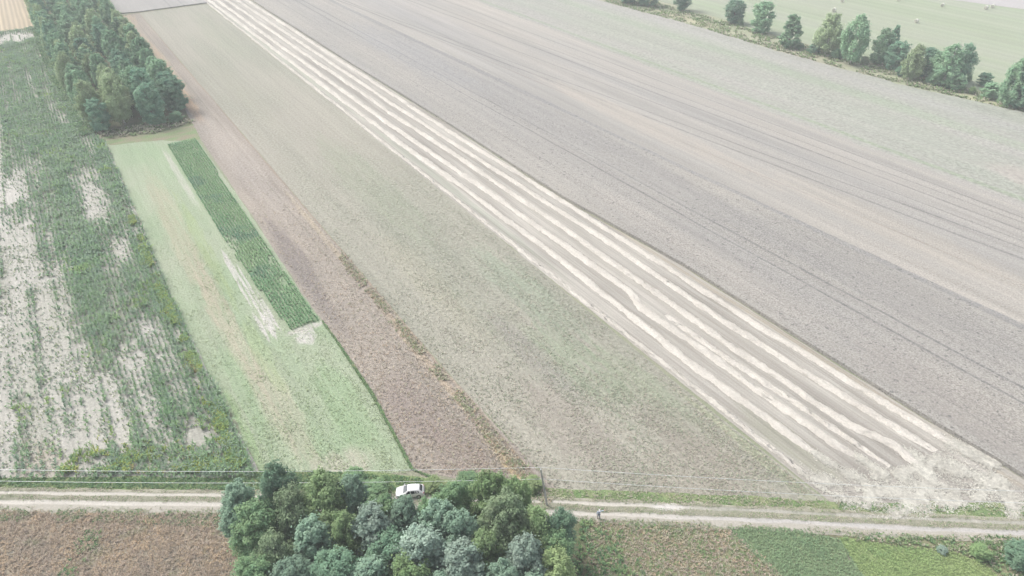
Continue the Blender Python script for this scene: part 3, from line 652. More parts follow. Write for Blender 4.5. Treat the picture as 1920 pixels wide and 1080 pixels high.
# loose straw on the headland: many thin stalks lying flat
r = np.random.default_rng(90)
def loose(n, cx, cy, rx, ry, ang):
    a = r.normal(0, .5, n); b = r.normal(0, .5, n); c, s = math.cos(ang), math.sin(ang)
    return cx + a * rx * c - b * ry * s, cy + a * rx * s + b * ry * c
bl = [(56, 63.6, 11, 2.2, .05), (58.5, 66.2, 8, 2.2, -.2), (66.5, 67.8, 5, 2.6, -.6), (64.5, 70.0, 5, 1.8, -.5), (70.0, 64.5, 5, 1.6, -1.0), (53, 64.8, 6, 1.6, .2),
      (57.5, 61.8, 3.2, .8, 1.0), (73.5, 61.2, 1.8, 1.4, -1.2), (50, 62.9, 6, .8, -.2), (62, 63.6, 7, 1.4, .1), (66, 65.0, 5, 1.0, .4), (60.8, 68.4, 3, 1.3, -.9), (69, 66.8, 4, .6, -.9), (52, 66.6, 5, .8, -.6), (48, 66.0, 5, .8, -.7)]
xs, ys = [], []
for i, bq in enumerate(bl):
    x, y = loose(int(900 * bq[2] * bq[3] / 4), *bq); xs.append(x); ys.append(y)
for pl, wdt, n_ in ([(1700, 848), (1732, 883), (1742, 905), (1725, 935), (1690, 958), (1660, 972)], .9, 9000), ([(1806, 850), (1850, 868), (1880, 905), (1895, 945), (1900, 975)], .9, 8000), \
        ([(1758, 855), (1740, 880), (1750, 905), (1800, 925)], .5, 3500), ([(1870, 900), (1830, 935), (1780, 950)], .5, 2500), ([(1504, 887), (1580, 920), (1640, 925), (1700, 920)], .9, 6000), \
        ([(1606, 855), (1650, 885), (1700, 900)], .7, 3500), ([(1526, 850), (1580, 885), (1625, 915), (1640, 960)], .7, 4000), ([(1500, 905), (1560, 925), (1620, 950), (1700, 960)], .5, 3000), \
        ([(1770, 830), (1830, 845), (1862, 865), (1868, 885)], 1.3, 8000), ([(1720, 880), (1640, 895), (1600, 900)], .8, 4000):
    q = np.array([G(*p) for p in pl]); sg_ = np.r_[0, np.cumsum(np.linalg.norm(np.diff(q, axis=0), axis=1))]
    tt = r.uniform(0, sg_[-1], n_); xs.append(np.interp(tt, sg_, q[:, 0]) + r.normal(0, wdt * .5, n_)); ys.append(np.interp(tt, sg_, q[:, 1]) + r.normal(0, wdt * .5, n_))
x = np.concatenate(xs); y = np.concatenate(ys); k = fbm(x, y, 1.8, 91) > 0.47 + r.uniform(-.22, .22, len(x)); x, y = x[k], y[k]
u_, v_ = -ST * x + CT * y, CT * x + ST * y; k = (v_ > 72.4) & (y > 60.3); x, y = x[k], y[k]
N = len(x); ang = r.uniform(0, np.pi, N); ln = r.uniform(.12, .34, N); wd = r.uniform(.03, .06, N); z = r.uniform(.04, .28, N)
dx, dy = np.cos(ang) * ln, np.sin(ang) * ln; px_, py_ = -np.sin(ang) * wd, np.cos(ang) * wd
V = np.stack([np.stack([x - dx, y - dy, z * .4 + .03], 1), np.stack([x + px_, y + py_, z], 1), np.stack([x + dx, y + dy, z * .5 + .03], 1), np.stack([x - px_, y - py_, z], 1)], 1).reshape(-1, 3)
Q = np.arange(N * 4).reshape(-1, 4)
M_ls = crop_mat('loose_straw', (0.63, 0.615, 0.545), (0.52, 0.50, 0.44), 0.4, None, 0.8, 0.1)
tag(link('loose_straw', mesh_np('loose_straw', V, Q), None, [M_ls]), 'loose straw scattered and swirled over the headland by the road', 'straw', kind='stuff')

# ------------------------------------------------------------------ trees
def crown_mesh(name, h, rr, z0, nc, nl, leaf, prof, seed, clump=0.3, droop=0.0, up=0.5, elong=1.0, gaps=0.15):
    """leaf clumps spread through the crown's volume; every leaf a small kite-shaped face"""
    r = np.random.default_rng(seed)
    C = []; Rc = []
    # overall irregular silhouette: radius factor per direction
    ph = r.uniform(0, 2 * np.pi, 4); am = r.uniform(.05, .16, 4)
    for i in range(nc):
        t = (i + r.random()) / nc
        a = r.uniform(0, 2 * np.pi); R = rr * prof(t) * (1 + sum(am[q] * math.sin((q + 1) * a + ph[q] + t * 3) for q in range(4)))
        rad = R * (0.80 if r.random() < 0.72 else math.sqrt(r.random()) * 0.7)
        rc = rr * clump * r.uniform(.65, 1.25) * (0.5 + 0.5 * prof(t))
        rad = max(0, rad - rc * 0.35)
        C.append((math.cos(a) * rad, math.sin(a) * rad, z0 + (h - z0) * (t * 0.94 + 0.02))); Rc.append(rc)
    C.append((0, 0, h - rr * clump * .6)); Rc.append(rr * clump * .6)
    for q in range(3):
        a = r.uniform(0, 6.28); C.append((math.cos(a) * rr * .35, math.sin(a) * rr * .35, h * r.uniform(.88, .97))); Rc.append(rr * clump * .7)
    C = np.array(C); Rc = np.array(Rc)
    w_ = Rc ** 2; idx = r.choice(len(C), nl, p=w_ / w_.sum())
    ax = np.stack([C[:, 0], C[:, 1], np.linalg.norm(C[:, :2], axis=1) * .6 + rr * .35 * (0 if droop else 1)], 1) + r.normal(0, .25 * rr, C.shape)
    ax /= np.linalg.norm(ax, axis=1)[:, None]
    d = r.normal(0, 1, (nl, 3)); d[:, 2] = d[:, 2] * .9 + .25; d /= np.linalg.norm(d, axis=1)[:, None]
    al = (d * ax[idx]).sum(1)
    rad = Rc[idx] * (1 - 0.55 * r.random(nl) ** 2.2) * r.uniform(.85, 1.18, nl)
    rad = np.where(r.random(nl) < .12, rad * r.uniform(1, 1.8, nl), rad)
    P = C[idx] + d * rad[:, None] * np.array([1, 1, 0.85 * elong])
    al2 = np.where(al > 0, al, al * .3)             # each clump is a spray pointing outwards
    P += ax[idx] * (al2 * rad * .75)[:, None]
    P[:, 2] -= droop * r.random(nl) * Rc[idx]
    P[:, 2] = np.maximum(P[:, 2], 0.15)
    n = d + np.array([0, 0, up]) + r.normal(0, .45, (nl, 3)); n /= np.linalg.norm(n, axis=1)[:, None]
    t1 = np.cross(n, r.normal(0, 1, (nl, 3)));
    if droop: t1 = np.cross(n, np.cross(np.array([0, 0, 1.0]) + r.normal(0, .3, (nl, 3)), n))
    t1 /= (np.linalg.norm(t1, axis=1)[:, None] + 1e-9); t2 = np.cross(n, t1)
    s = leaf * r.uniform(.6, 1.3, nl)[:, None]; asp = 0.62
    V = np.stack([P - t1 * s, P + t2 * s * asp + n * s * .12, P + t1 * s, P - t2 * s * asp + n * s * .12], 1).reshape(-1, 3)
    Q = np.arange(nl * 4).reshape(-1, 4)
    return mesh_np(name, V, Q)

def trunk_mesh(name, h, r0, z0, spread, seed, forks=1, n=7):
    rr = random.Random(seed); bm = bmesh.new()
    for f in range(forks):
        dx = rr.uniform(-1, 1) * .05 * h * (f > 0 or forks > 1); dy = rr.uniform(-1, 1) * .05 * h * (f > 0 or forks > 1)
        pts = [Vector((0.12 * f, 0.1 * f, -0.1))]
        K = 6
        for i in range(1, K + 1):
            t = i / K; pts.append(Vector((dx * t * 2 + rr.uniform(-.1, .1), dy * t * 2 + rr.uniform(-.1, .1), h * .93 * t)))
        for i in range(K):
            tube(bm, pts[i], pts[i + 1], r0 * (1 - i / K * .92) + .02, r0 * (1 - (i + 1) / K * .92) + .02, n, cap=(i in (0, K - 1)))
        for b in range(9):
            t = rr.uniform(max(.18, z0 / h), .85); i = int(t * K); p = pts[i].lerp(pts[min(K, i + 1)], t * K - i)
            a = rr.uniform(0, 2 * math.pi); ln = spread * (1.05 - t) * rr.uniform(.7, 1.1)
            m_ = p + Vector((math.cos(a) * ln * .5, math.sin(a) * ln * .5, ln * .35)); e = p + Vector((math.cos(a) * ln, math.sin(a) * ln, ln * .85))
            rb = r0 * (1 - t * .8) * .4
            tube(bm, p, m_, rb, rb * .6, 5, False); tube(bm, m_, e, rb * .6, rb * .2, 5, True)
    return bm_mesh(name, bm, True)

def bark_mat(name, c, c2, sc):
    t = NT(name); tc = t.n('ShaderNodeTexCoord').outputs['Object']
    mp = t.n('ShaderNodeMapping'); mp.inputs['Scale'].default_value = (1, 1, 2.5); t.l(tc, mp.inputs[0])
    t.l(t.mix(t.noise(mp.outputs[0], sc, 3, .6, .52, .62), c, c2), t.b.inputs['Base Color']); return t.m
BK_birch = bark_mat('birch_bark', (0.66, 0.64, 0.60), (0.10, 0.09, 0.08), 2.0)
BK_grey = bark_mat('grey_bark', (0.24, 0.22, 0.19), (0.12, 0.11, 0.09), 3.0)

pr_birch = lambda t: (math.sin(math.pi * (0.06 + 0.90 * t) ** 0.72)) ** 0.75 if t < 1 else 0.1
pr_pop = lambda t: (math.sin(math.pi * (0.14 + 0.80 * t) ** 0.85)) ** 0.6
pr_round = lambda t: (math.sin(math.pi * (0.16 + 0.74 * t))) ** 0.55
pr_cone = lambda t: (0.6 + 0.4 * min(1, t * 4)) * (1 - t ** 1.6) ** 0.75 + 0.08

KIND = {   # height 12 m, radius 3 m prototypes; scaled per tree
 'birch': dict(prof=pr_birch, clump=.20, droop=1.3, up=.5, elong=1.5, z0=1.3, bark=BK_birch, leaf_k=.85),
 'poplar': dict(prof=pr_pop, clump=.19, droop=0, up=.8, elong=1.2, z0=1.2, bark=BK_grey, leaf_k=1.1),
 'alder': dict(prof=pr_round, clump=.23, droop=0, up=.8, elong=1.0, z0=0.6, bark=BK_grey, leaf_k=1.0),
 'conic': dict(prof=pr_cone, clump=.17, droop=0, up=.8, elong=1.0, z0=.3, bark=BK_grey, leaf_k=1.0),
}
LEAF = {
 'olive': leaf_mat('birch_leaf_olive', (0.217, 0.321, 0.149), (0.275, 0.367, 0.184)),
 'khaki': leaf_mat('birch_leaf_khaki', (0.260, 0.329, 0.196), (0.225, 0.315, 0.179)),
 'teal': leaf_mat('poplar_leaf', (0.201, 0.312, 0.223), (0.261, 0.373, 0.267), sc=.5),
 'silver': leaf_mat('silver_poplar_leaf', (0.249, 0.348, 0.274), (0.340, 0.428, 0.347), sc=.5),
 'dark': leaf_mat('alder_leaf', (0.152, 0.265, 0.174), (0.217, 0.329, 0.214)),
 'mid': leaf_mat('willow_leaf', (0.174, 0.295, 0.160), (0.233, 0.340, 0.173)),
 'bright': leaf_mat('shrub_leaf', (0.198, 0.314, 0.142), (0.264, 0.362, 0.166)),
 'lime': leaf_mat('young_leaf', (0.271, 0.370, 0.165), (0.329, 0.407, 0.204)),
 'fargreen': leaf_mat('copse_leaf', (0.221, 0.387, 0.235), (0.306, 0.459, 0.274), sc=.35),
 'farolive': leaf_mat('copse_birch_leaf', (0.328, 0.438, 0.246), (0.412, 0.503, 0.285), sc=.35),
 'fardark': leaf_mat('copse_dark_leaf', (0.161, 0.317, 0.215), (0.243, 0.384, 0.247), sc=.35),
}
CACHE = {}
def crown_for(kind, leaf, lod, var):
    key = (kind, leaf, lod, var)
    if key not in CACHE:
        k = KIND[kind]; nl, ls, nc = {0: (26000, .15, 170), 1: (11000, .235, 110), 2: (6500, .31, 80)}[lod]
        sd_ = 100 + var * 17 + len(kind) * 3
        me = crown_mesh(kind + '_crown', 12, 3, k['z0'], nc, nl, ls * k['leaf_k'], k['prof'], sd_, k['clump'], k['droop'], k['up'], k['elong'])
        me.materials.append(LEAF[leaf]); CACHE[key] = me
    return CACHE[key]
def trunk_for(kind, var):
    key = ('trunk', kind, var)
    if key not in CACHE:
        k = KIND[kind]; me = trunk_mesh(kind + '_trunk', 12, .17, k['z0'], 3.0, var + 5, forks=2 if kind in ('alder', 'birch') and var % 2 else 1)
        me.materials.append(k['bark']); CACHE[key] = me
    return CACHE[key]
NAMES = {'birch': 'birch_tree', 'poplar': 'poplar_tree', 'alder': 'broadleaf_tree', 'conic': 'broadleaf_tree'}
CATS = {'birch': 'birch tree'}
def tree(x, y, h, rad, kind, leaf, lod, var, label, group=None, z=0.0, lean=(0, 0), name=None, cat=None):
    t = empty(name or NAMES[kind], (x, y, z), random.uniform(0, 6.28), (rad / 3, rad / 3 * random.uniform(.92, 1.08), h / 12))
    t.rotation_euler[0] = lean[0]; t.rotation_euler[1] = lean[1]
    tag(t, label, cat or CATS.get(kind, 'tree'), group)
    link('trunk', trunk_for(kind, var % 3), t)
    link('crown', crown_for(kind, leaf, lod, var), t)
    return t

# -- front grove: (crown top in the photo, height, radius, kind, leaf colour, label)
GR = 'trees of the front grove'
GROVE = [
 (437, 905, 11.5, 2.7, 'poplar', 'teal', 'teal tree at the left end of the front grove, reaching over the dirt road'),
 (512, 874, 13.5, 2.6, 'alder', 'dark', 'dark green tree with highest top at the grove\'s back left, behind the birches'),
 (600, 882, 14.0, 4.0, 'birch', 'olive', 'large yellow olive birch, tallest in the left half of the grove'),
 (535, 915, 12.5, 3.5, 'birch', 'khaki', 'greyish brown birch just left of the large olive birch'),
 (470, 945, 11.0, 3.2, 'alder', 'mid', 'mid green rounded tree on the left flank below the teal end tree'),
 (655, 890, 11.5, 2.4, 'poplar', 'teal', 'slender teal tree right behind the large olive birch'),
 (575, 975, 11.0, 3.0, 'poplar', 'teal', 'clumpy blue green poplar in front of the khaki birch'),
 (505, 1000, 10.5, 3.0, 'birch', 'khaki', 'khaki birch low on the left flank of the grove'),
 (640, 955, 11.5, 2.9, 'birch', 'olive', 'smaller olive birch below the right side of the large one'),
 (690, 950, 12.0, 3.1, 'poplar', 'silver', 'silvery poplar left of the white car\'s near side'),
 (756, 931, 11.5, 2.7, 'poplar', 'teal', 'teal poplar directly in front of the white car'),
 (720, 1005, 10.5, 3.0, 'alder', 'dark', 'dark tree in the gap at the middle of the grove'),
 (815, 940, 12.0, 3.0, 'poplar', 'teal', 'teal poplar just right of the white car\'s near side'),
 (785, 990, 12.0, 3.2, 'poplar', 'silver', 'pale silvery poplar with spiky top in the grove\'s centre'),
 (712, 930, 10.5, 2.4, 'alder', 'mid', 'mid green tree top just left of the white car over the hidden road'),
 (803, 934, 10.5, 2.2, 'alder', 'mid', 'mid green tree top just right of the white car over the hidden road'),
 (862, 958, 12.0, 3.0, 'poplar', 'teal', 'blue green poplar left of the grey olive birch'),
 (845, 903, 10.5, 2.5, 'alder', 'mid', 'low green tree top beside the car on the grove\'s far edge'),
 (925, 884, 12.5, 2.7, 'alder', 'bright', 'bright green tree with highest top in the right half of the grove'),
 (970, 900, 10.5, 2.3, 'alder', 'bright', 'smaller bright green tree right behind the grey olive birch'),
 (950, 922, 13.5, 4.1, 'birch', 'khaki', 'big grey olive birch in the right half of the grove'),
 (1010, 945, 12.0, 3.0, 'birch', 'olive', 'olive birch at the foot of the utility pole'),
 (1048, 957, 10.5, 2.2, 'alder', 'dark', 'dark green tree at the right end of the front grove'),
 (905, 990, 11.5, 3.1, 'birch', 'olive', 'olive birch in the hollow below the big grey olive birch'),
 (985, 1008, 11.5, 3.2, 'poplar', 'silver', 'blue silver poplar on the lower right of the grove'),
 (865, 1022, 11.5, 3.4, 'poplar', 'silver', 'broad pale silver poplar at the bottom edge left of the blue one'),
 (1040, 1042, 9.5, 2.7, 'alder', 'lime', 'lime green tree at the bottom right corner of the grove'),
 (1045, 1000, 9.5, 2.3, 'alder', 'mid', 'mid green tree between the dark end tree and the lime one'),
 (940, 1055, 10.5, 2.7, 'poplar', 'teal', 'teal poplar top at the bottom edge between two silver poplars'),
 (770, 1052, 10.5, 3.0, 'alder', 'bright', 'fresh green tree at the bottom edge in the middle of the grove'),
 (690, 1050, 10.5, 3.0, 'poplar', 'teal', 'teal poplar at the bottom edge left of the fresh green tree'),
 (620, 1035, 11.0, 3.0, 'alder', 'dark', 'dark tree at the bottom edge below the smaller olive birch'),
 (545, 1050, 10.5, 3.1, 'poplar', 'teal', 'blue green poplar at the bottom edge on the grove\'s left side'),
 (470, 1050, 10.0, 2.6, 'alder', 'mid', 'leafy green tree at the bottom left corner of the grove'),
 (822, 1085, 10.0, 2.9, 'poplar', 'teal', 'teal poplar top cut by the bottom edge below the pale spiky poplar'),
 (1000, 1085, 10.0, 2.9, 'poplar', 'teal', 'teal poplar cut by the bottom edge near the lime green tree'),
]
for i, (px, py, h, rad, kd, lf, lb) in enumerate(GROVE):
    x, y = G(px, py + 2, h * 1.04)
    tree(x, y, h, rad * 1.0, kd, lf, 0, i % 4, lb, GR)
# low shrubs round the car
for i, (px, py, h, rad, lf, lb) in enumerate([
    (705, 925, 1.8, 1.7, 'mid', 'low green bush on the verge left of the white car'),
    (668, 905, 2.4, 1.7, 'mid', 'grey green bush furthest left on the verge behind the grove'),
    (812, 916, 1.5, 1.3, 'lime', 'small yellow green bush touching the tail of the white car'),
    (880, 915, 2.2, 1.8, 'mid', 'rounded green bush on the verge right of the car'),
    (1000, 915, 1.7, 1.4, 'lime', 'low yellow green bush just left of the utility pole')]):
    x, y = G(px, py); tree(x, y, h, rad, 'alder', lf, 1, i % 4, lb, 'bushes on the verge by the car', name='bush', cat='bush')

for i, (px, py, h, rad, lf, lb) in enumerate([
    (1906, 1056, 3.2, 1.9, 'dark', 'dark green bush at the right edge of the photo below the dirt road'),
    (1832, 1044, 2.0, 1.2, 'bright', 'low fresh green bush on the weedy bank right of the lime plot'),
    (1765, 1036, 1.0, .6, 'silver', 'small pale grey green bush at the rounded corner of the lime plot')]):
    x, y = G(px, py); tree(x, y, h, rad, 'alder', lf, 1, i % 4, lb, 'bushes on the weedy bank', name='bush', cat='bush')

# -- long copse at upper left
r = random.Random(11)
def ordn(n):
    one = ['', 'first', 'second', 'third', 'fourth', 'fifth', 'sixth', 'seventh', 'eighth', 'ninth', 'tenth', 'eleventh', 'twelfth', 'thirteenth', 'fourteenth', 'fifteenth', 'sixteenth', 'seventeenth', 'eighteenth', 'nineteenth', 'twentieth']
    return one[n] if n <= 20 else 'twenty-' + one[n - 20]
GC = 'trees of the long copse beside the maize'
COP = [('birch', 'farolive'), ('alder', 'fargreen'), ('alder', 'fardark'), ('poplar', 'fargreen'), ('birch', 'fargreen'), ('birch', 'farolive')]
LN = {'farolive': 'olive green', 'fargreen': 'green', 'fardark': 'dark green'}
u = 235.5; row = 0
while u < 452:
    row += 1
    ve = float(np.interp(u, [230, 277, 380, 440], [5.2, 2.0, -1.2, -1.5])); vr = float(np.interp(u, [230, 260, 392, 450], [27.0, 26.2, 25.4, 25]))
    nn = 4
    for j in range(nn):
        vv = ve + (vr - ve) * j / (nn - 1) + r.uniform(-1.3, 1.3) * (0.5 if j in (0, nn - 1) else 1); uu = u + r.uniform(-2, 2) + (3 if j % 2 else 0)
        if row == 1 and j == 3: uu = 241
        kd, lf = COP[r.randrange(6)]
        h = r.uniform(11.5, 15.0); rad = r.uniform(2.9, 3.9)
        if row == 1: kd, lf, h, rad = [('alder', 'fardark', 10, 3.0), ('birch', 'farolive', 16, 4.0), ('alder', 'fardark', 12.5, 3.6), ('alder', 'fardark', 11, 4.0)][j]
        if row == 2: kd, lf, h, rad = [('birch', 'farolive', 14.5, 3.8), ('birch', 'farolive', 15.5, 4.0), ('alder', 'fardark', 15, 3.8), ('alder', 'fardark', 12, 3.8)][j]
        side = ['on the maize side', 'left of its middle', 'right of its middle', 'on the fallow side'][j]
        where = 'at its near end' if row == 1 else ordn(row) + ' from its near end'
        x, y = uv2xy(uu, vv)
        tree(x, y, h, rad, kd, lf, 1 if row < 8 else 2, r.randrange(4), '%s %s in the long copse %s, %s' % (LN[lf], 'birch' if kd == 'birch' else 'tree', side, where), GC)
    u += 6.6 if row < 5 else 8.2
for i, (px, py, h, rad, lf, lb) in enumerate([
    (300, 232, 2.6, 2.4, 'fargreen', 'pale green bush at the near end of the copse, left of the other'),
    (332, 228, 3.0, 2.2, 'fargreen', 'green bush at the near right corner of the copse')]):
    x, y = G(px, py); tree(x, y, h, rad, 'alder', lf, 2, i, lb, 'bushes in front of the copse', name='bush', cat='bush')

# -- row of trees along the far field edge: base pixel, top row, width px
GF = 'trees in the row along the hay field'
ROW = [
 (1178, 7, -45, 42, 'alder', 'fardark', 'dark tree cut by the top edge, first of the row from the left'),
 (1215, 11, -38, 44, 'alder', 'fardark', 'dark tree cut by the top edge, second of the row from the left'),
 (1277, 20, -40, 36, 'alder', 'fardark', 'lone dark tree at the top edge, third of the row from the left'),
 (1375, 44, 1, 42, 'alder', 'fardark', 'round dark tree in front of a pale gap, fourth of the row'),
 (1425, 62, 3, 46, 'alder', 'fargreen', 'egg shaped grey green tree between the round and the conical one'),
 (1477, 89, 26, 50, 'conic', 'fargreen', 'cone shaped green tree standing alone in the row'),
 (1547, 102, 24, 56, 'birch', 'farolive', 'thin brownish birch left of the tallest tree of the row'),
 (1594, 120, 26, 58, 'birch', 'fargreen', 'tallest narrow green birch in the middle of the row'),
 (1646, 122, 52, 46, 'birch', 'fargreen', 'green birch right of the tallest one, in front of the hay field'),
 (1664, 112, 46, 30, 'conic', 'fardark', 'slim dark tree with pointed top behind the row\'s middle'),
 (1676, 131, 78, 44, 'alder', 'fardark', 'short dark tree between two green birches'),
 (1703, 150, 82, 46, 'birch', 'farolive', 'pale olive birch left of the dark pair'),
 (1732, 145, 90, 42, 'alder', 'fardark', 'dark round tree pressed between two birches'),
 (1766, 160, 82, 62, 'birch', 'fargreen', 'broad birch with a visible white trunk'),
 (1794, 156, 80, 44, 'birch', 'fardark', 'dark green birch at the right shoulder of the broad one'),
 (1886, 200, 103, 56, 'birch', 'fargreen', 'tall green tree near the right edge of the photo'),
 (1915, 205, 122, 70, 'alder', 'fardark', 'broad dark tree cut by the right edge'),
]
for i, (bx, by, ty, wpx, kd, lf, lb) in enumerate(ROW):
    x, y = G(bx, by); h = height_at((bx, by), ty)
    d = y * math.cos(PITCH) + H * math.sin(PITCH); rad = wpx / 2 * d / F * .92
    tree(x, y, h, rad, kd, lf, 1, i % 4, lb, GF)
for i, (bx, by, ty, wpx, lf, lb) in enumerate([
    (1386, 47, 33, 16, 'fargreen', 'small bush at the right foot of the round dark tree'),
    (1785, 168, 138, 34, 'fargreen', 'rounded bush at the right foot of the broad white trunked birch'),
    (1842, 161, 137, 24, 'fardark', 'small dark bush standing in the gap of the row'),
    (1821, 176, 163, 13, 'bright', 'tiny bright green bush on the dry verge'),
    (1853, 183, 156, 34, 'fargreen', 'wide green bush left of the trees at the right edge'),
    (1640, 118, 100, 20, 'fargreen', 'low bush between the tallest birch and its right neighbour'),
    (1815, 152, 140, 12, 'fargreen', 'very small bush right of the broad birch')]):
    x, y = G(bx, by); h = height_at((bx, by), ty); d = y * math.cos(PITCH) + H * math.sin(PITCH)
    tree(x, y, h, wpx / 2 * d / F, 'alder', lf, 2, i % 4, lb, 'bushes in the row along the hay field', name='bush', cat='bush')

scatter('verge_grass_tufts', U((90, 256), (130, 249), (180, 246), (290, 243), (290, 264), (180, 263), (100, 264)), 2.2, (.3, 1.0), .3, 5, .9, [M_t_pale, M_t_grn, M_t_grn], 71, 'tall dry grass along the foot of the tree row', 'grass', 0.42, 4)
scatter('copse_undergrowth', U((229, 3), (234, 3), (236, 28), (229, 30), (225, 18)), 2.5, (.2, .9), .3, 6, .9, [M_t_grn, M_t_pale, M_t_pale], 72, 'scrubby undergrowth along the near end of the long copse', 'undergrowth', 0.40, 3)
scatter('copse_undergrowth', U((234, -1), (300, -4.5), (386, -5.5), (386, -3), (300, -1), (234, 4)), 4, (.4, 1.3), .3, 6, .9, [M_t_dkg, M_t_dkg, M_t_grn], 73, 'undergrowth along the maize side of the long copse', 'undergrowth')

for i, (bx, by, ty, wpx, lf, lb) in enumerate([
    (1497, 92, 80, 18, 'fargreen', 'small scrubby bush right of the cone shaped tree'),
    (1524, 100, 84, 22, 'fardark', 'low bush at the left foot of the thin brownish birch'),
    (1570, 110, 92, 24, 'fargreen', 'bush filling the gap between the brownish and the tallest birch'),
    (1620, 120, 106, 16, 'farolive', 'olive bush at the right foot of the tallest birch'),
    (1690, 142, 124, 24, 'fardark', 'dark bush between the short dark tree and the pale olive birch'),
    (1748, 158, 140, 26, 'fargreen', 'green bush at the left foot of the broad white trunked birch')]):
    x, y = G(bx, by); h = height_at((bx, by), ty); d = y * math.cos(PITCH) + H * math.sin(PITCH)
    tree(x, y, h, wpx / 2 * d / F, 'alder', lf, 2, (i + 1) % 4, lb, 'bushes in the row along the hay field', name='bush', cat='bush')

# ------------------------------------------------------------------ hay bales
M_bale = plain('bale_straw', (0.72, 0.71, 0.62), .95, vary=.2, sc=4)
M_bale2 = plain('bale_end', (0.50, 0.48, 0.40), .95, vary=.3, sc=5)
bm = bmesh.new()
n = 20; ring = []
for xx, rr_ in ((-.8, .70), (-.77, .80), (-.4, .83), (0, .82), (.4, .83), (.77, .80), (.8, .70)):
    ring.append([bm.verts.new((xx, rr_ * math.cos(a), .80 + rr_ * math.sin(a) * (.97 if math.sin(a) < 0 else 1))) for a in [2 * math.pi * k / n for k in range(n)]])
for a, b in zip(ring, ring[1:]):
    for k in range(n): bm.faces.new((a[k], a[(k + 1) % n], b[(k + 1) % n], b[k]))
bale_me = bm_mesh('bale_roll', bm); bale_me.materials.append(M_bale)
def bale_end(side):
    bm = bmesh.new()
    for s in (side,):
        prev = None
        for q, (rr_, xx) in enumerate(((.70, .80), (.55, .815), (.4, .80), (.25, .815), (.08, .80))):
            cur = [bm.verts.new((s * xx, rr_ * math.cos(a), .80 + rr_ * math.sin(a))) for a in [2 * math.pi * k / n for k in range(n)]]
            if prev:
                for k in range(n): bm.faces.new((prev[k], prev[(k + 1) % n], cur[(k + 1) % n], cur[k]))
            prev = cur
        bm.faces.new(prev)
    return bm_mesh('bale_end', bm)
end_me = [bale_end(1), bale_end(-1)]
for em in end_me: em.materials.append(M_bale2)
b0 = empty('hay_bale', (0, 0, 0)); link('roll', bale_me, b0)
for em in end_me: link('coiled_end', em, b0)
BL = [(1717, 43, .7, 'round bale on its own, nearest to the row of trees'), (1766, 13, .9, 'round bale on its own left of the bale pair'),
      (1848, 18, .6, 'left round bale of the touching pair'), (1860, 15, .75, 'right round bale of the touching pair'),
      (1579, 5, .8, 'pale round bale at the top edge above the brownish birch'), (1563, 22, .9, 'round bale half hidden behind the brownish birch\'s top'),
      (1683, 2, .5, 'round bale right at the top edge left of centre of the hay field')]
for i, (bx, by, rz, lb) in enumerate(BL):
    x, y = G(bx, by)
    if i == 0: t = b0
    else:
        t = b0.copy(); COL.objects.link(t)
        for ch in [c for c in COL.objects if c.parent == b0]:
            c = ch.copy(); COL.objects.link(c); c.parent = t
    t.location = (x, y, 0.18); t.rotation_euler = (0, 0, rz); tag(t, lb, 'hay bale', 'round bales on the hay field')

# ------------------------------------------------------------------ utility pole and wires
M_conc = plain('concrete', (0.52, 0.52, 0.50), .85, vary=.2)
M_alu = plain('wire_metal', (0.72, 0.74, 0.74), .5, .3)
M_por = plain('porcelain', (0.45, 0.40, 0.36), .3)
bx, by = G(1026, 948); tx, ty = G(1014, 881, 8.0)
P0 = Vector((bx, by, 0)); P1 = Vector((tx, ty, 8.0))
pole = empty('utility_pole', P0); tag(pole, 'slightly leaning grey concrete pole at the right end of the front grove', 'utility pole')
bm = bmesh.new(); tube(bm, (0, 0, -.2), P1 - P0 + Vector((0, 0, .15)), .16, .10, 12); link('post', bm_mesh('post', bm, False), pole, [M_conc])
PL = P0.lerp(P1, 5.5 / 8.0)
for q, pt in enumerate((P1, PL)):
    bm = bmesh.new(); c = pt - P0
    tube(bm, c + Vector((0, .02, 0)), c + Vector((0, .30, .03)), .02, .02, 6); link('bracket', bm_mesh('bracket', bm), pole, [M_alu])
    bm = bmesh.new(); d = c + Vector((0, .30, -.02))
    for a, b, ra, rb in ((0, .05, .03, .055), (.05, .09, .055, .035), (.09, .14, .035, .05), (.14, .17, .05, .02)): tube(bm, d + Vector((0, 0, a)), d + Vector((0, 0, b)), ra, rb, 8)
    link('insulator', bm_mesh('insulator', bm, True), pole, [M_por])
def wire(p, off, lb):
    bm = bmesh.new(); a = p + Vector((0, .3, .15))
    pts = []
    EL = Vector((-78, 62.4 + (p.y - P1.y), p.z + .1)); ER = Vector((84, 58.1 + (p.y - P1.y), p.z)); sg = .75
    for s in range(21):
        t = s / 20; q = EL.lerp(a, t); q.z -= 4 * sg * t * (1 - t); pts.append(q)
    for s in range(1, 25):
        t = s / 24 * 1.0; q = a.lerp(ER, t); q.z -= 4 * sg * t * (1 - t); pts.append(q)
    for q0, q1 in zip(pts, pts[1:]): tube(bm, q0, q1, .022, .022, 6, False)
    tag(link('power_line', bm_mesh('power_line', bm), None, [M_alu]), lb, 'power line', 'overhead wires along the road')
wire(P1, 0, 'upper overhead wire running along the road over the pole top')
wire(PL, 0, 'lower overhead wire running along the road below the pole top')

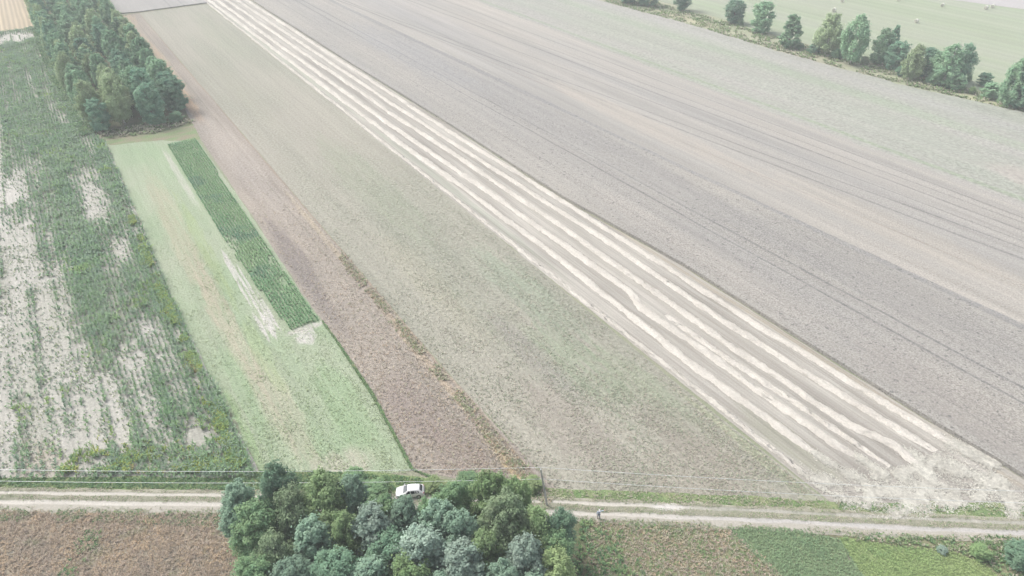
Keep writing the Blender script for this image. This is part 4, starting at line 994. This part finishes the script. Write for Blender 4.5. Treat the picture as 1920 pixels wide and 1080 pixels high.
# ------------------------------------------------------------------ car
M_paint = plain('white_paint', (0.80, 0.80, 0.80), .22, spec=.5, vary=.02); M_paint.node_tree.nodes['Principled BSDF'].inputs['Coat Weight'].default_value = .6
M_glass = plain('car_glass', (0.02, 0.025, 0.03), .08, spec=.6)
M_wind = plain('windscreen_glass', (0.10, 0.11, 0.12), .1, spec=.6)
M_tyre = plain('tyre_rubber', (0.03, 0.03, 0.03), .8); M_rim = plain('rim_alloy', (0.45, 0.45, 0.46), .35, .8)
M_lamp = plain('headlight_lens', (0.7, 0.72, 0.74), .1, spec=.7); M_red = plain('tail_lens', (0.45, 0.03, 0.03), .25); M_blk = plain('black_trim', (0.03, 0.03, 0.03), .6)
M_plate = plain('plate', (0.75, 0.75, 0.72), .5)
# stations from nose (x=0) to tail: x, z top centre, half width top, half width body, z shoulder, roof?
ST_ = [(0.00, .56, .56, .68, .50), (.08, .68, .62, .78, .60), (.30, .78, .66, .84, .70), (.70, .88, .70, .875, .80), (1.05, .96, .70, .885, .88),
       (1.75, 1.43, .56, .89, .93), (2.20, 1.48, .58, .89, .945), (2.80, 1.48, .58, .89, .96), (3.40, 1.42, .56, .885, .98), (3.82, 1.05, .64, .865, .96), (4.05, .92, .66, .83, .84), (4.15, .60, .64, .78, .55)]
def ring_pts(s):
    x, zt, wt, wb, zs = s
    half = [(wb * .90, .20), (wb, .34), (wb, .62 if zs > .66 else zs * .8), (wb * .985, zs), (wt + .02, zt - .045), (wt * .82, zt), (0, zt + .015)]
    return half
def car():
    t = empty('parked_car', (0, 0, 0)); tag(t, 'small white hatchback parked on the grass verge behind the front grove', 'car')
    bm = bmesh.new(); rings = []
    for s in ST_:
        hp = ring_pts(s); pts = [(s[0], y, z) for y, z in hp] + [(s[0], -y, z) for y, z in hp[-2::-1]]
        rings.append([bm.verts.new(p) for p in pts])
    for a, b in zip(rings, rings[1:]):
        for k in range(len(a) - 1): bm.faces.new((a[k], a[k + 1], b[k + 1], b[k]))
        bm.faces.new((a[-1], a[0], b[0], b[-1]))
    bm.faces.new(rings[0]); bm.faces.new(rings[-1][::-1])
    me = bm_mesh('body', bm, True); body = link('body', me, t, [M_paint])
    def surf(i, f, k, g, s=1):      # point on body side: station i + f, ring index k + g
        a = ring_pts(ST_[i]); b = ring_pts(ST_[i + 1])
        def P(r_, x): y = r_[k][0] * (1 - g) + r_[k + 1][0] * g; z = r_[k][1] * (1 - g) + r_[k + 1][1] * g; return Vector((x, y, z))
        p = P(a, ST_[i][0]).lerp(P(b, ST_[i + 1][0]), f); p.y *= s; return p
    def panel(name, quad, m, off, th=.012):
        bm = bmesh.new(); q = [Vector(p) for p in quad]; nrm = (q[1] - q[0]).cross(q[2] - q[0]).normalized()
        if nrm.dot(off) < 0: nrm = -nrm
        a = [bm.verts.new(p + nrm * th) for p in q]; b = [bm.verts.new(p - nrm * .02) for p in q]
        bm.faces.new(a); bm.faces.new(b[::-1]); n_ = len(q)
        for i in range(n_): bm.faces.new((a[i], b[i], b[(i + 1) % n_], a[(i + 1) % n_]))
        return link(name, bm_mesh(name, bm), t, [m])
    for s in (1, -1):
        o_ = Vector((0, s, .3))
        panel('side_window', [surf(4, .55, 3, .12, s), surf(5, .75, 3, .12, s), surf(5, .75, 3, .84, s), surf(5, .1, 3, .84, s)], M_glass, o_)
        panel('side_window', [surf(5, .95, 3, .12, s), surf(6, .95, 3, .12, s), surf(6, .95, 3, .84, s), surf(5, .95, 3, .84, s)], M_glass, o_)
        panel('side_window', [surf(7, .1, 3, .14, s), surf(7, .95, 3, .22, s), surf(7, .85, 3, .80, s), surf(7, .1, 3, .84, s)], M_glass, o_)
        # mirror, lamps
        bm = bmesh.new(); box(bm, (1.28, s * .98, .98), (.16, .18, .13)); bmesh.ops.bevel(bm, geom=bm.edges[:], offset=.03, segments=2, affect='EDGES'); link('mirror', bm_mesh('mirror', bm, True), t, [M_paint])
        panel('headlight', [(.055, s * .42, .60), (.055, s * .70, .60), (.16, s * .74, .73), (.14, s * .46, .73)], M_lamp, Vector((-1, s * .2, .4)), .03)
        panel('tail_light', [(4.10, s * .52, .70), (4.06, s * .80, .70), (3.97, s * .80, .92), (4.03, s * .56, .92)], M_red, Vector((1, 0, .3)), .03)
        panel('door_handle', [(2.05, s * .895, .83), (2.23, s * .895, .83), (2.23, s * .89, .86), (2.05, s * .89, .86)], M_blk, Vector((0, s, 0)), .02)
        panel('door_seam', [(2.28, s * .892, .36), (2.295, s * .892, .36), (2.295, s * .880, .93), (2.28, s * .880, .93)], M_blk, Vector((0, s, 0)), .008)
    wv = [(1.10, .64, .985), (1.10, -.64, .985), (1.72, -.50, 1.425), (1.72, .50, 1.425)]
    panel('windscreen', wv, M_wind, Vector((-1, 0, 1)), .02)
    panel('rear_window', [(3.45, .48, 1.40), (3.45, -.48, 1.40), (3.80, -.56, 1.09), (3.80, .56, 1.09)], M_glass, Vector((1, 0, 1)), .025)
    panel('grille', [(-.005, .36, .46), (-.005, -.36, .46), (.03, -.34, .56), (.03, .34, .56)], M_blk, Vector((-1, 0, 0)), .02)
    panel('number_plate', [(-.012, .25, .36), (-.012, -.25, .36), (-.012, -.25, .45), (-.012, .25, .45)], M_plate, Vector((-1, 0, 0)), .03)
    bm = bmesh.new(); tube(bm, (.30, 0, .28), (3.9, 0, .28), .2, .2, 6); link('underbody', bm_mesh('underbody', bm), t, [M_blk])
    for x in (.78, 3.30):
        for s in (1, -1):
            bm = bmesh.new(); tube(bm, (x, s * .68, .31), (x, s * .86, .31), .31, .31, 22); tube(bm, (x, s * .86, .31), (x, s * .90, .31), .31, .28, 22)
            wl = link('wheel', bm_mesh('wheel', bm, False), t, [M_tyre])
            bm = bmesh.new(); tube(bm, (x, s * .88, .31), (x, s * .912, .31), .20, .19, 18)
            for k in range(5):
                a = k * 2 * math.pi / 5; box(bm, (x + math.cos(a) * .1, s * .915, .31 + math.sin(a) * .1), (.05, .012, .05))
            link('rim', bm_mesh('rim', bm), wl, [M_rim])
            bm = bmesh.new(); bmesh.ops.create_circle(bm, cap_ends=True, radius=.37, segments=22, matrix=Matrix.Translation((x, s * .893, .33)) @ Matrix.Rotation(math.pi / 2, 4, 'X'))
            link('wheel_arch', bm_mesh('wheel_arch', bm), t, [M_blk])
    return t
c_ = car()
fx, fy = G(743, 929); c_.location = (fx, fy, .10); c_.rotation_euler = (0, 0, math.radians(5)); c_.scale = (.98, .98, 1.0)

# ------------------------------------------------------------------ person on the road
M_skin = plain('skin', (0.50, 0.33, 0.25), .6); M_shirt = plain('pale_blue_cloth', (0.50, 0.57, 0.68), .9, vary=.12)
M_trou = plain('grey_blue_trousers', (0.20, 0.23, 0.29), .9, vary=.2); M_shoe = plain('shoe', (0.05, 0.05, 0.06), .7); M_cap = plain('white_cap', (0.80, 0.78, 0.78), .9); M_hair = plain('dark_hair', (0.05, 0.04, 0.03), .8)
def skinned(name, verts, edges, radii, parent, mat, sub=2, root=0):
    me = bpy.data.meshes.new(name); me.from_pydata(verts, edges, []); o = link(name, me, parent, [mat])
    sk = o.modifiers.new('skin', 'SKIN'); ss = o.modifiers.new('sub', 'SUBSURF'); ss.levels = ss.render_levels = sub
    for i, rd in enumerate(radii):
        q = me.skin_vertices[0].data[i]; q.radius = rd if isinstance(rd, tuple) else (rd, rd); q.use_root = (i == root)
    sk.use_smooth_shade = True
    return o
def person():
    t = empty('person', (0, 0, 0)); tag(t, 'person in pale blue top and white cap on the dirt road, one arm out', 'person')
    V = []; E = []; R = []
    def add(p, r_, par=None):
        V.append(p); R.append(r_)
        if par is not None: E.append((par, len(V) - 1))
        return len(V) - 1
    pel = add((0, 0, .95), (.15, .11)); bel = add((0, 0, 1.12), (.135, .10), pel); che = add((0, .01, 1.32), (.165, .115), bel); nk = add((0, .015, 1.47), (.065, .06), che)
    n2 = add((0, 0, 1.54), (.055, .055), nk); hd = add((0, -.01, 1.62), (.085, .095), n2); add((0, -.005, 1.70), (.085, .10), hd)
    for s in (-1, 1):
        hip = add((s * .10, 0, .88), (.09, .095), pel); kn = add((s * .12, -.03, .48), (.06, .065), hip); an = add((s * .13, .01, .09), (.04, .045), kn); add((s * .15, -.13, .045), (.045, .03), an)
        sh = add((s * .20, .01, 1.42), .06, che)
        if s < 0: el = add((s * .30, .02, 1.14), .045, sh); wr = add((s * .31, -.10, .90), .03, el); pa = add((s * .31, -.13, .83), (.035, .02), wr); dr = Vector((0, -.35, -.94)); sd_ = Vector((0, -.94, .35))
        else: el = add((s * .46, -.02, 1.50), .045, sh); wr = add((s * .70, -.06, 1.58), .03, el); pa = add((s * .77, -.07, 1.60), (.035, .02), wr); dr = Vector((.97, -.1, .2)); sd_ = Vector((0.1, -.9, .1))
        pp = Vector(V[pa])
        for k, ln in enumerate((.07, .08, .075, .06)):
            b = pp + sd_ * (.03 - .02 * k); f1 = add(tuple(b + dr * ln * .6), .009, pa); add(tuple(b + dr * ln + Vector((0, 0, -.01))), .008, f1)
        th = add(tuple(Vector(V[wr]) + dr * .03 + sd_ * .035), .010, wr); add(tuple(Vector(V[wr]) + dr * .07 + sd_ * .055), .009, th)
    skinned('body', V, E, R, t, M_skin)
    # clothes follow the body
    skinned('shirt', [(0, 0, .93), (0, 0, 1.12), (0, .01, 1.32), (0, .012, 1.45), (-.20, .01, 1.42), (-.30, .02, 1.14), (-.31, -.08, .95), (.20, .01, 1.43), (.46, -.02, 1.50), (.65, -.05, 1.565)],
            [(0, 1), (1, 2), (2, 3), (2, 4), (4, 5), (5, 6), (2, 7), (7, 8), (8, 9)], [(.175, .135), (.165, .13), (.19, .14), (.09, .08), .08, .062, .052, .08, .062, .052], t, M_shirt)
    skinned('trousers', [(0, 0, .96), (-.10, 0, .86), (-.12, -.03, .48), (-.13, .01, .13), (.10, 0, .86), (.12, -.03, .48), (.13, .01, .13)], [(0, 1), (1, 2), (2, 3), (0, 4), (4, 5), (5, 6)],
            [(.165, .125), (.11, .115), .082, .07, (.11, .115), .082, .07], t, M_trou)
    for s in (-1, 1): skinned('shoe', [(s * .13, .05, .07), (s * .14, -.06, .055), (s * .15, -.16, .04)], [(0, 1), (1, 2)], [(.055, .06), (.055, .05), (.045, .035)], t, M_shoe)
    # face: eyes, nose, ears and mouth
    bm = bmesh.new()
    for s in (-1, 1): bmesh.ops.create_uvsphere(bm, u_segments=8, v_segments=6, radius=.013, matrix=Matrix.Translation((s * .033, -.103, 1.655)))
    link('eyes', bm_mesh('eyes', bm, True), t, [M_hair])
    bm = bmesh.new(); tube(bm, (0, -.10, 1.66), (0, -.128, 1.615), .008, .017, 8)
    for s in (-1, 1): bmesh.ops.create_uvsphere(bm, u_segments=8, v_segments=6, radius=.025, matrix=Matrix.Translation((s * .09, 0, 1.64)))
    link('nose_and_ears', bm_mesh('nose_and_ears', bm, True), t, [M_skin])
    bm = bmesh.new(); box(bm, (0, -.102, 1.585), (.045, .01, .01)); link('mouth', bm_mesh('mouth', bm), t, [M_hair])
    bm = bmesh.new(); bmesh.ops.create_uvsphere(bm, u_segments=16, v_segments=10, radius=.108, matrix=Matrix.Translation((0, .02, 1.675)) @ Matrix.Diagonal((.93, 1.02, .95, 1)))
    for v_ in list(bm.verts):
        if v_.co.z < 1.60 or (v_.co.y < -.03 and v_.co.z < 1.72): bm.verts.remove(v_)
    link('hair', bm_mesh('hair', bm, True), t, [M_hair])
    bm = bmesh.new(); pr = None
    for z, rr_, fy_ in ((1.700, .118, 0), (1.74, .116, 0), (1.785, .095, 0), (1.815, .055, 0), (1.825, .01, 0)):
        cur = [bm.verts.new((rr_ * .95 * math.cos(a), rr_ * 1.05 * math.sin(a), z)) for a in [2 * math.pi * k / 18 for k in range(18)]]
        if pr:
            for k in range(18): bm.faces.new((pr[k], pr[(k + 1) % 18], cur[(k + 1) % 18], cur[k]))
        pr = cur
    bm.faces.new(pr); vv_ = [bm.verts.new(p) for p in ((-.09, -.08, 1.708), (.09, -.08, 1.708), (.06, -.20, 1.695), (0, -.22, 1.69), (-.06, -.20, 1.695))]; bm.faces.new(vv_)
    link('cap', bm_mesh('cap', bm, True), t, [M_cap])
    return t
pe = person(); px_, py_ = G(1122, 973); pe.location = (px_, py_, .17); pe.rotation_euler = (0, 0, math.radians(8))

# ------------------------------------------------------------------ haze in the air
bm = bmesh.new(); bmesh.ops.create_cube(bm, size=1.0)
for v_ in bm.verts: v_.co = Vector((v_.co.x * 3000, v_.co.y * 3000 + 300, -1.0 if v_.co.z < 0 else 95.0))
hz = NT('haze'); hz.t.nodes.remove(hz.b)
pv = hz.n('ShaderNodeVolumePrincipled'); pv.inputs['Color'].default_value = (0.93, 0.96, 1.0, 1); pv.inputs['Density'].default_value = HAZE
hz.l(pv.outputs[0], hz.t.nodes['Material Output'].inputs['Volume'])
o = link('haze', bm_mesh('haze', bm), None, [hz.m]); tag(o, 'thin pale haze filling the air over the fields', 'haze', kind='stuff')
